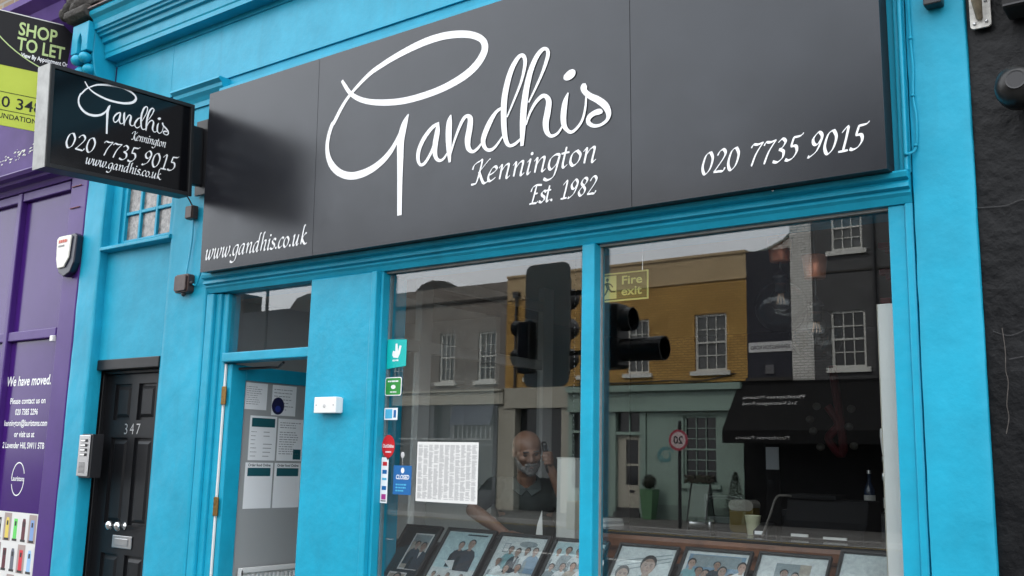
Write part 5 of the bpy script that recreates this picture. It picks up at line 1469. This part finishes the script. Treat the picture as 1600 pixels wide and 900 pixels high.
# beard, moustache, side hair, brows, eyes
bm = NB()
eh(bm, (0, -.050, -.088), (.055, .048, .036)); eh(bm, (0, -.072, -.100), (.036, .026, .030)); eh(bm, (0, -.084, -.074), (.036, .018, .022))
for s in (-1, 1):
    eh(bm, (s * .052, -.026, -.066), (.019, .034, .036)); eh(bm, (s * .064, .0, -.03), (.011, .016, .042))
    eh(bm, (s * .018, -.092, -.054), (.022, .014, .010))
b1 = remeshed('beard', bm, beard_m, .005, 2)
bm = NB()
for s in (-1, 1):
    eh(bm, (s * .070, .035, .005), (.012, .045, .04))
eh(bm, (0, .098, -.01), (.06, .016, .045))
remeshed('side_hair', bm, mat('grey_hair', (.16, .14, .13), .9, bump=.5, bscale=150), .005, 2)
bm = NB()
for s in (-1, 1):
    eh(bm, (s * .031, -.1, .026), (.020, .007, .005))
obj('eyebrows', bm, mat('grey_brow', (.07, .06, .055), .9), M, local=True, smooth=True)
bm = NB()
for s in (-1, 1):
    eh(bm, (s * .031, -.083, .004), (.013, .012, .010))
obj('eyes', bm, mat('eye', (.05, .035, .03), .2), M, local=True, smooth=True)
bm = NB()
eh(bm, (0, -.1035, -.069), (.013, .004, .0028))
obj('mouth', bm, mat('lip', (.12, .045, .04), .5), M, local=True, smooth=True)
PH = thing('telephone', 'black cordless telephone held to the ear of the man', 'telephone', (-3.545, 0.80, 0.0), R(37))
bm = NB(); bx(bm, -.015, .015, -.027, .027, -.088, .092)
bm.transform(Matrix.Translation(Vector((.112, -.182, 1.62))) @ Matrix.Rotation(R(-12), 4, 'Y') @ Matrix.Rotation(R(14), 4, 'X'))
obj('handset', bm, mat('phone_black', (.012, .013, .015), .25), PH, local=True, bevel=.008)
bm = NB(); bx(bm, .0155, .017, -.019, .019, .02, .075)
bm.transform(Matrix.Translation(Vector((.112, -.182, 1.62))) @ Matrix.Rotation(R(-12), 4, 'Y') @ Matrix.Rotation(R(14), 4, 'X'))
obj('screen', bm, mat('phone_screen', (.25, .28, .3), .1), PH, local=True)

# ------------------------------------------------------------------ the far side of the street, mirrored in the glass
FYO = -22.34
sash_white = mat('sash_paint', (0.62, 0.62, 0.58), 0.5)
dark_pane = mat('dark_pane', (0.01, 0.011, 0.013), 0.08, spec=0.6)
curtain_pane = mat('curtained_pane', (0.10, 0.105, 0.105), 0.2, var=.4, vscale=6)
def sash(parent, x0, x1, z0, z1, cols=3, rows=4, pane=dark_pane, sill=True, m=sash_white, y=FYO):
    """sash window set back in its opening, facing the shop (+y)"""
    t = .07
    yb, yf = y - .13, y - .06
    lst = [(x0, x0 + t, yb, yf, z0, z1), (x1 - t, x1, yb, yf, z0, z1), (x0 + t, x1 - t, yb, yf, z1 - t, z1), (x0 + t, x1 - t, yb, yf, z0, z0 + t)]
    zm = (z0 + z1) / 2
    lst.append((x0 + t, x1 - t, yb, yf + .01, zm - .025, zm + .025))
    f = obj('window', boxes(*lst), m, parent)
    bars = []
    for c in range(1, cols):
        x = x0 + t + (x1 - x0 - 2 * t) * c / cols
        bars.append((x - .012, x + .012, yb + .02, yf - .01, z0 + t, zm - .025))
        bars.append((x - .012, x + .012, yb + .02, yf - .01, zm + .025, z1 - t))
    for r in range(1, rows):
        if r * 2 == rows:
            continue
        z = z0 + t + (z1 - z0 - 2 * t) * r / rows
        bars.append((x0 + t, x1 - t, yb + .022, yf - .012, z - .012, z + .012))
    if bars:
        obj('glazing_bars', boxes(*bars), m, f)
    obj('pane', box(x0 + t, x1 - t, yb + .01, yb + .02, z0 + t, z1 - t), pane, f)
    if sill:
        obj('sill', box(x0 - .12, x1 + .12, y - .13, y + .09, z0 - .13, z0 - .001), m, f)
    return f

def block(t, x0, x1, top, depth=9.0, m=None):
    obj('roof', box(x0, x1, FYO - depth, FYO - .31, top - .6, top - .35), mat('slate', (0.06, 0.06, 0.07)), t)
    obj('rear_wall', boxes((x0, x1, FYO - depth - .2, FYO - depth, 0, top), (x0, x0 + .2, FYO - depth, FYO - .31, 0, top - .61), (x1 - .2, x1, FYO - depth, FYO - .31, 0, top - .61)), m or stock, t)
    obj('inner_floor', box(x0 + .21, x1 - .21, FYO - depth, FYO - .32, 3.5, 3.6), dark_wall, t)

yellow_br = brick_mat('yellow_brick', (0.60, 0.36, 0.10), (0.46, 0.26, 0.065), (0.27, 0.155, 0.05))
grey_br = brick_mat('grey_brown_brick', (0.29, 0.26, 0.225), (0.22, 0.19, 0.165), (0.16, 0.15, 0.14))
navy_br = brick_mat('navy_brick', (0.035, 0.037, 0.05), (0.025, 0.027, 0.04), (0.03, 0.03, 0.04))
white_br = brick_mat('white_painted_brick', (0.78, 0.77, 0.73), (0.66, 0.65, 0.61), (0.36, 0.35, 0.33))
dark_br = brick_mat('charcoal_brick', (0.12, 0.12, 0.125), (0.09, 0.09, 0.095), (0.06, 0.06, 0.06))
tan = mat('tan_render', (0.50, 0.37, 0.21), 0.8, var=.2, vscale=1.5)
cream = mat('cream_paint', (0.42, 0.40, 0.33), 0.6, var=.1)
sage = mat('sage_paint', (0.26, 0.36, 0.31), 0.5, var=.12, vscale=2)
sage_dark = mat('sage_paint_deep', (0.17, 0.235, 0.205), 0.5, var=.1)

# slate-dark terrace at the far left
t = thing('dark_terrace', 'dark brick terrace across the street mirrored in the light over the door', 'building', (-36, FYO - .3, 0))
obj('wall', wall_holes(-46, -27.0, 0, 7.5, FYO, [(-44 + 2.6 * k, -43 + 2.6 * k, 4.2, 5.9) for k in range(6)], .3, 1), brick_mat('slate_brick', (.06, .065, .075), (.05, .052, .06), (.05, .05, .055)), t)
for k in range(6):
    sash(t, -44 + 2.6 * k, -43 + 2.6 * k, 4.2, 5.9, 2, 4)
block(t, -46, -27.0, 7.5)
obj('gable', poly_prism(NB(), [(31.4, 7.501), (31.0, 7.9), (30.3, 8.05), (29.4, 7.85), (28.5, 7.501)][::-1], (0, FYO - .05, 0), OX, FU, .25), stone, t)
obj('chimney', boxes((-36.4, -35.6, FYO - 2, FYO - 1, 7.16, 8.6)), stone, t)

# grey-brown brick house with dark blue shop blind
t = thing('grey_brick_house', 'grey-brown brick house across the street mirrored in the left pane', 'building', (-23.6, FYO - .3, 0))
gw = [(-25.6, -24.9, 4.25, 5.98), (-23.15, -22.45, 4.25, 5.98), (-21.4, -20.62, 4.25, 5.95)]
obj('wall', wall_holes(-27.0, -20.2, 3.95, 7.62, FYO, gw, .3, 1), grey_br, t)
for w in gw:
    sash(t, *w, 3, 4, curtain_pane if w[0] < -22 else dark_pane)
obj('string_course', box(-27.0, -20.2, FYO, FYO + .08, 7.02, 7.10), stone, t)
obj('shop_fascia', boxes((-27.0, -20.2, FYO - .2, FYO + .12, 3.45, 3.94), (-27.0, -20.2, FYO - .2, FYO + .2, 3.88, 3.949)), cream, t)
obj('shop_frame', boxes(*[(x, x + .14, FYO - .15, FYO + .06, 0, 3.449) for x in (-27, -25.2, -23.4, -22.5, -20.6)], (-26.85, -20.61, FYO - .14, FYO + .04, 2.05, 2.13), (-26.85, -20.61, FYO - .14, FYO + .04, 0, .6)), mat('grey_shop_paint', (.09, .095, .105), .5), t)
obj('shop_pane', box(-26.85, -20.61, FYO - .17, FYO - .155, .6, 3.44), dark_pane, t)
obj('shop_blind', prof_x(NB(), [(FYO + .061, 3.44), (FYO + .3, 2.75), (FYO + .27, 2.74), (FYO + .061, 3.38)], -22.35, -20.58), mat('navy_blind', (.025, .03, .06), .7), t)
obj('blind_struts', boxes(*[(-22.3 + .2 * k, -22.26 + .2 * k, FYO + .1, FYO + .13, 2.3, 2.72) for k in range(9)], (-24.8, -20.6, FYO + .09, FYO + .14, 2.25, 2.295)), mat('pale_metal', (.35, .36, .36), .5), t)
obj('wall', boxes((-20.59, -20.2, FYO - .3, FYO, 0, 3.449)), cream, t)
obj('roof_gable', poly_prism(NB(), [(24.5, 7.621), (24.2, 7.85), (23.7, 7.98), (23.1, 7.9), (22.5, 7.621)][::-1], (0, FYO - .05, 0), OX, FU, .25), stone, t)
block(t, -27.0, -20.2, 7.62)

# yellow brick house over cream and sage shops
t = thing('yellow_brick_house', 'yellow brick house with sage green shopfront mirrored in the right pane', 'building', (-15.9, FYO - .3, 0))
yw = [(-19.3, -18.3, 4.3, 5.98), (-17.2, -16.3, 4.3, 5.98), (-15.5, -14.73, 4.3, 5.96), (-13.2, -12.18, 4.3, 5.98)]
obj('wall', wall_holes(-20.2, -11.55, 3.98, 6.98, FYO, yw, .3, 1), yellow_br, t)
for w in yw:
    sash(t, *w, 3, 4, curtain_pane)
obj('parapet', boxes((-20.2, -11.55, FYO - .3, FYO + .0, 6.981, 7.70), (-20.2, -11.55, FYO - .31, FYO + .05, 7.701, 7.78), (-20.2, -11.55, FYO - .29, FYO + .04, 6.94, 6.979)), tan, t)
bm = NB(); tube(bm, catmull([(-17.3, FYO + .02, 4.05), (-15.5, FYO + .03, 4.02), (-14.0, FYO + .03, 4.06), (-13, FYO + .03, 4.02), (-11.9, FYO + .03, 4.2)], 6), .02, 5); obj('wall_cable', bm, dark_plastic, t)
block(t, -20.2, -11.55, 7.7)
obj('shop_wall', boxes((-20.19, -19.75, FYO - .3, FYO, 0, 3.3), (-17.9, -17.6, FYO - .3, FYO, 0, 3.3), (-20.19, -17.6, FYO - .3, FYO + .06, 3.301, 3.97)), cream, t)
obj('shop_pane', box(-19.75, -17.9, FYO - .36, FYO - .35, 0, 3.3), dark_pane, t)
sg = thing('sage_shopfront', 'sage green shopfront with door and barred window below the yellow brick', 'shopfront', (-14.6, FYO, 0))
obj('fascia', boxes((-17.59, -11.7, FYO - .2, FYO + .12, 3.2, 3.74), (-17.59, -11.68, FYO - .2, FYO + .26, 3.741, 3.93), (-17.59, -11.7, FYO - .2, FYO + .17, 3.14, 3.199)), sage, sg)
obj('wall', wall_holes(-14.8, -11.7, 0, 3.13, FYO + .02, [(-13.58, -12.5, 1.05, 3.02)], .2, 1), sage, sg)
sash(sg, -13.58, -12.5, 1.05, 3.02, 3, 6, dark_pane, True, sage, FYO + .02)
obj('door_surround', boxes((-15.02, -14.82, FYO - .15, FYO + .06, 0, 3.13), (-16.05, -15.86, FYO - .15, FYO + .06, 0, 3.13), (-15.859, -15.021, FYO - .15, FYO + .05, 2.44, 2.54)), sage, sg)
dr = obj('door', boxes((-15.66, -15.55, FYO - .12, FYO - .05, .28, 2.43), (-15.13, -15.021, FYO - .12, FYO - .05, .28, 2.43), (-15.549, -15.131, FYO - .12, FYO - .05, 2.3, 2.43), (-15.549, -15.131, FYO - .12, FYO - .05, 1.52, 1.58), (-15.549, -15.131, FYO - .12, FYO - .05, .28, .95)), cream, sg)
obj('pane', box(-15.55, -15.13, FYO - .1, FYO - .09, .95, 2.3), dark_pane, dr)
obj('letter_plate', box(-15.42, -15.26, FYO - .049, FYO - .04, .72, .8), dark_plastic, dr)
obj('door_side', box(-15.859, -15.661, FYO - .13, FYO - .06, .28, 2.43), cream, sg)
obj('fanlight', box(-15.859, -15.021, FYO - .12, FYO - .11, 2.541, 3.13), dark_pane, sg)
obj('fanlight_bar', box(-15.46, -15.42, FYO - .109, FYO - .06, 2.541, 3.13), sage, sg)
obj('step', boxes((-15.9, -15.0, FYO - .15, FYO + .12, 0.001, .14), (-15.859, -15.021, FYO - .15, FYO - .04, .141, .279)), mat('dark_step', (.05, .05, .05), .8), sg)
obj('shop_window', boxes((-17.59, -17.45, FYO - .15, FYO + .05, 0, 3.13), (-16.25, -16.06, FYO - .15, FYO + .05, 0, 3.13), (-17.449, -16.251, FYO - .15, FYO + .04, 2.5, 2.58), (-17.449, -16.251, FYO - .15, FYO + .04, 0, .8)), sage, sg)
obj('pane', box(-17.449, -16.251, FYO - .13, FYO - .12, .8, 3.13), dark_pane, sg)
obj('plinth', boxes((-14.8, -11.7, FYO + .021, FYO + .07, 0.001, .42)), sage_dark, sg)
bm = NB()
text_bm(bm, 'Oisin', .30, (-14.75, FYO + .125, 3.38), OX, FU, 'LEFT', shear=.3, width=.85)
text_bm(bm, 'HAIR SALON', .24, (-15.8, FYO + .125, 3.38), OX, FU, 'LEFT', width=1.3)
obj('lettering', bm, sage_dark, sg)
bm = NB()
for r, a0, a1 in ((.26, 20, 250), (.2, 60, 330), (.14, 180, 420)):
    ribbon(bm, [(-r * math.cos(R(a)), r * .9 * math.sin(R(a)), .035) for a in range(a0, a1, 12)], (-14.15, FYO + .022, 1.85), OX, FU, .002 + r * .01)
obj('round_logo', bm, mat('teal_logo', (.05, .22, .24), .5), sg)
bm = NB()
for k in range(60):
    ell(bm, (rnd.uniform(-13.5, -12.6), FYO + .08, rnd.uniform(1.1, 1.28)), (.05, .04, .04), seg=6)
f = obj('window_flowers', bm, mat('dark_flowers', (.06, .03, .03), .8, var=.8, vscale=20, col2=(.02, .05, .02)), sg); f['kind'] = 'stuff'

# navy house, white gabled house, charcoal house over the black restaurant front
t = thing('navy_brick_house', 'narrow navy brick house between yellow and white brick, mirrored in the glass', 'building', (-10.9, FYO - .3, 0))
obj('wall', wall_holes(-11.549, -10.22, 3.95, 7.70, FYO, [], .3, 1), navy_br, t)
obj('ledge', box(-11.549, -10.22, FYO + .001, FYO + .14, 3.95, 4.05), stone, t)
obj('vent', box(-11.0, -10.75, FYO + .001, FYO + .05, 4.15, 4.4), mat('grey_vent', (.12, .12, .13), .6), t)
block(t, -11.549, -10.22, 7.7)
np_ = thing('street_nameplate', 'white street nameplate on the navy brick wall', 'sign', (-10.85, FYO, 4.77))
obj('plate', box(-11.5, -10.23, FYO + .001, FYO + .02, 4.77, 5.05), mat('enamel_plate', (.6, .6, .6), .3), np_)
bm = NB(); text_bm(bm, 'KENNINGTON ROAD', .15, (-10.86, FYO + .0215, 4.85), OX, FU, 'CENTER', weight=.003, width=1.15); obj('lettering', bm, black_ink, np_)
t = thing('white_brick_house', 'white painted brick house with swept curved gable, mirrored in the glass', 'building', (-10, FYO - .3, 0))
obj('wall', box(-10.219, -9.605, FYO - .3, FYO + .04, 3.951, 9.4), white_br, t)
gab = [(-12.25, 7.0), (-10.22, 7.0), (-10.22, 9.4), (-10.26, 8.75), (-10.4, 8.45), (-10.75, 8.15), (-11.2, 7.95), (-11.6, 7.86), (-11.9, 7.9), (-12.22, 7.92)]
obj('gable', poly_prism(NB(), [(-a, b) for a, b in gab], (0, FYO - .9, 0), OX, FU, .3), white_br, t)
bm = NB(); tube(bm, [(a, FYO - .9, b) for a, b in gab[2:]] + [(-12.25, FYO - .9, 7.0)], .05, 6); obj('gable_coping', bm, mat('green_grey_coping', (.2, .24, .22), .7), t)
t = thing('charcoal_brick_house', 'charcoal brick house with white sash windows, mirrored at the right', 'building', (-5, FYO - .3, 0))
dw = [(-9.07, -8.2, 7.45, 8.75), (-9.14, -8.2, 4.25, 5.8), (-6.6, -5.6, 7.45, 8.75), (-6.6, -5.6, 4.25, 5.8), (-4.2, -3.2, 4.25, 5.8), (-4.2, -3.2, 7.45, 8.75)]
obj('wall', wall_holes(-9.604, 2.0, 3.95, 10.5, FYO, dw, .3, 1), dark_br, t)
for w in dw:
    sash(t, *w, 3, 4, curtain_pane if w[2] > 6 else dark_pane, True, sash_white)
obj('string_course', box(-9.604, 2.0, FYO + .001, FYO + .03, 6.85, 6.9), stone, t)
bm = NB(); tube(bm, [(-9.6, FYO + .05, 8.9), (-6, FYO + .05, 8.8), (0, FYO + .05, 8.9)], .02, 5); obj('wall_cable', bm, dark_plastic, t)
obj('drainpipe', tube(NB(), [(-7.9, FYO + .07, 4), (-7.9, FYO + .07, 10.4)], .05, 8), dark_plastic, t)
block(t, -9.604, 2.0, 10.5)
rs = thing('restaurant_front', 'black restaurant front with lettered awning across the street', 'shopfront', (-9, FYO, 0))
blk = mat('matt_black', (.0025, .0025, .003), .7, spec=.2)
obj('fascia', box(-11.69, 2.0, FYO - .2, FYO + .1, 2.9, 3.94), blk, rs)
obj('awning', prof_x(NB(), [(FYO + .101, 3.85), (FYO + 1.2, 2.55), (FYO + 1.2, 2.2), (FYO + 1.17, 2.2), (FYO + 1.17, 2.53), (FYO + .101, 3.75)], -11.8, -6.0), blk, rs)
obj('front', box(-11.69, 2.0, FYO - .2, FYO, 0, 2.899), blk, rs)
bm = NB()
up = Vector((0, -1.099, 1.3)).normalized()
text_bm(bm, 'PizzaExpress Pizzeria', .17, (-9.75, FYO + .47, 3.435), OX, up, 'LEFT', width=1.75)
text_bm(bm, '316 Kennington Road', .17, (-9.9, FYO + .62, 3.255), OX, up, 'LEFT', width=1.55)
text_bm(bm, 'PizzaExpress Pizzeria', .12, (-9.9, FYO + 1.203, 2.31), OX, FU, 'LEFT', width=1.5)
obj('lettering', bm, mat('grey_lettering', (.55, .55, .55), .6), rs)

# roof-line and wall details of the far side
for nm, x0, x1, z, par in (('yellow', -20.1, -11.6, 0, 'yellow_brick_house'), ('grey', -26.9, -20.25, 0, 'grey_brick_house')):
    ph_ = bpy.data.objects[par]
    xx = x0 + .35
    obj('downpipe', tube(NB(), [(xx, FYO + .07, 3.99), (xx, FYO + .07, 7.0)], .045, 8), mat('dark_iron', (.03, .03, .03), .5), ph_)
    obj('hopper', boxes((xx - .11, xx + .11, FYO + .001, FYO + .16, 7.001, 7.2)), mat('dark_iron', (.03, .03, .03), .5), ph_)

# street furniture in the reflection
t = thing('speed_sign', 'round 20 speed limit sign on a black post across the road', 'road sign', (-12.0, -19.0, 0))
obj('post', tube(NB(), [(-11.98, -18.98, 0), (-11.98, -18.98, 2.7)], .045, 12), dark_plastic, t)
bm = lathe(NB(), [(0, 0.0), (.27, 0), (.27, .012), (0, .012)], (-11.98, -18.92, 2.21), 28, 'Y'); obj('disc', bm, mat('sign_white', (.6, .5, .5), .4), t)
bm = NB()
ribbon(bm, [(.24 * math.cos(R(a)), .24 * math.sin(R(a)), .06) for a in range(0, 361, 12)], (-11.98, -18.905, 2.21), OX, FU, .001, .0001); obj('red_ring', bm, mat('sign_red', (.35, .02, .05), .4), t)
bm = NB(); text_bm(bm, '20', .27, (-11.98, -18.905, 2.12), OX, FU, 'CENTER', weight=.006, width=.27); obj('numerals', bm, black_ink, t)
t = thing('street_lamp', 'dark street lamp column mirrored in the light over the shop door', 'street lamp', (-28.6, -18.95, 0))
obj('column', tube(NB(), [(-28.6, -18.95, 0), (-28.6, -18.95, 1.6), (-28.6, -18.95, 1.65), (-28.6, -18.95, 8.6)], .1, 12, radii=[.12, .12, .075, .055]), dark_plastic, t)
obj('arm', tube(NB(), catmull([(-28.6, -18.95, 8.59), (-28.6, -18.8, 8.9), (-28.6, -18.2, 9.0)], 5), .035, 8), dark_plastic, t)
obj('lantern', boxes((-28.75, -28.45, -18.25, -17.6, 8.93, 9.06)), grey_metal, t, bevel=.03)
t = thing('planter', 'tall green tapered planter with clipped round bush by the sage shop door', 'planter', (-14.45, FYO + .45, 0))
bm = NB()
bmesh.ops.create_cone(bm, segments=4, radius1=.2, radius2=.31, depth=.86, cap_ends=True, matrix=Matrix.Translation((-14.47, FYO + .45, .431)) @ Matrix.Rotation(R(45), 4, 'Z'))
obj('pot', bm, mat('green_planter', (.09, .2, .1), .4), t)
bm = NB()
for k in range(500):
    d = Vector((rnd.gauss(0, 1), rnd.gauss(0, 1), rnd.gauss(0, 1))).normalized() * rnd.uniform(.17, .235)
    c = Vector((-14.47, FYO + .45, 1.06)) + d
    a, b = d.orthogonal().normalized() * .03, d.cross(d.orthogonal()).normalized() * .018
    bm.faces.new([bm.verts.new(c + a), bm.verts.new(c + b), bm.verts.new(c - a), bm.verts.new(c - b)])
ell(bm, (-14.47, FYO + .45, 1.05), (.17, .17, .17))
obj('bush', bm, mat('dark_foliage', (.03, .035, .022), .8, var=.5, vscale=20), t)
t = thing('pavement_sign', 'dark folding pavement board outside the sage shop', 'sign', (-12.6, FYO + .8, 0))
for s in (-1, 1):
    bm = poly_prism(NB(), rect(-.3, .3, .18, 1.05), (-12.65, FYO + .8 + s * .02, 0), OX, Vector((0, s * -.28, 1)).normalized(), .03)
    bm.transform(Matrix.Translation((0, s * .28, 0)))
    obj('board', bm, sage_dark, t)
for x in (-12.94, -12.37):
    for s in (-1, 1):
        obj('leg', tube(NB(), [(x, FYO + .8 + s * .3, 0), (x, FYO + .8 + s * .02, 1.06)], .018, 6), dark_plastic, t)
t = thing('potted_conifer', 'dark cone shaped potted conifer by the restaurant corner', 'plant', (-11.75, FYO + .5, 0))
bm = NB()
for k in range(700):
    h = rnd.random() ** 1.3
    r = .32 * (1 - h) * rnd.uniform(.75, 1.05) + .02
    a = rnd.random() * 6.283
    c = Vector((-11.75 + r * math.cos(a), FYO + .5 + r * math.sin(a), .35 + h * 1.05))
    d = Vector((math.cos(a), math.sin(a), .6)) * .06
    s_ = Vector((-math.sin(a), math.cos(a), 0)) * .025
    bm.faces.new([bm.verts.new(c - s_), bm.verts.new(c + d), bm.verts.new(c + s_)])
obj('crown', bm, mat('dark_foliage', (.03, .035, .022)), t)
obj('pot', lathe(NB(), [(.14, 0), (.2, .35), (.18, .35), (0, .33)], (-11.75, FYO + .5, 0), 16), dark_plastic, t)

# traffic signal at the kerb behind the photographer
t = thing('traffic_signal', 'black traffic signal with dark heads mirrored beside the mullion', 'traffic light', (-5.05, -3.62, 0))
sig = mat('signal_black', (.008, .008, .009), .4)
brd = mat('signal_backing', (.38, .38, .35), .6)
obj('pole', tube(NB(), [(-5.02, -3.62, 0), (-5.02, -3.62, 3.62)], .062, 16), sig, t)
bd = obj('backing_board', poly_prism(NB(), rrect(-5.70, -5.18, 2.30, 3.50, .08), (0, -3.56, 0), FX, FU, .012), brd, t)
obj('signal_head', boxes((-5.56, -5.30, -3.775, -3.58, 2.42, 3.38)), sig, t, bevel=.02)
obj('signal_head', boxes((-5.66, -5.52, -3.50, -3.36, 2.42, 2.92)), sig, t, bevel=.02)
for z in (2.58, 2.86):
    bm = lathe(NB(), [(.07, 0), (.075, -.07), (.07, -.07), (.06, 0)], (-5.661, -3.43, z), 14, 'X'); obj('visor', bm, sig, t)
obj('bracket', boxes((-5.62, -5.58, -3.545, -3.501, 2.7, 2.76)), sig, t)
for k in range(3):
    z = 3.2 - .3 * k
    bm = lathe(NB(), [(.1, 0), (.105, -.16), (.1, -.16), (.09, 0)], (-5.43, -3.793, z), 16, 'Y'); obj('visor', bm, sig, t)
    bm = lathe(NB(), [(0, 0), (.095, -.004), (.09, -.012), (0, -.03)], (-5.43, -3.793, z), 16, 'Y'); obj('lens', bm, mat('lens_%d' % k, ((.06, .005, .005), (.06, .03, .003), (.004, .05, .02))[k], .2), t)
h2 = obj('signal_head', boxes((-4.86, -4.62, -3.73, -3.5, 2.45, 3.05)), sig, t, bevel=.03)
for k, z in enumerate((2.62, 2.9)):
    bm = lathe(NB(), [(.105, 0), (.11, .42 if k == 0 else .1), (.104, .42 if k == 0 else .1), (.095, 0)], (-4.619, -3.615, z), 18, 'X'); obj('visor', bm, sig, t)
obj('bracket', boxes((-5.30, -5.085, -3.66, -3.62, 3.18, 3.22), (-5.30, -5.085, -3.66, -3.62, 2.6, 2.64), (-4.955, -4.86, -3.64, -3.6, 2.9, 2.95), (-4.955, -4.86, -3.64, -3.6, 2.55, 2.6)), sig, t)
obj('push_button_box', box(-5.09, -4.95, -3.52, -3.40, 1.0, 1.25), mat('signal_yellow', (.5, .35, .02), .5), t, bevel=.01)
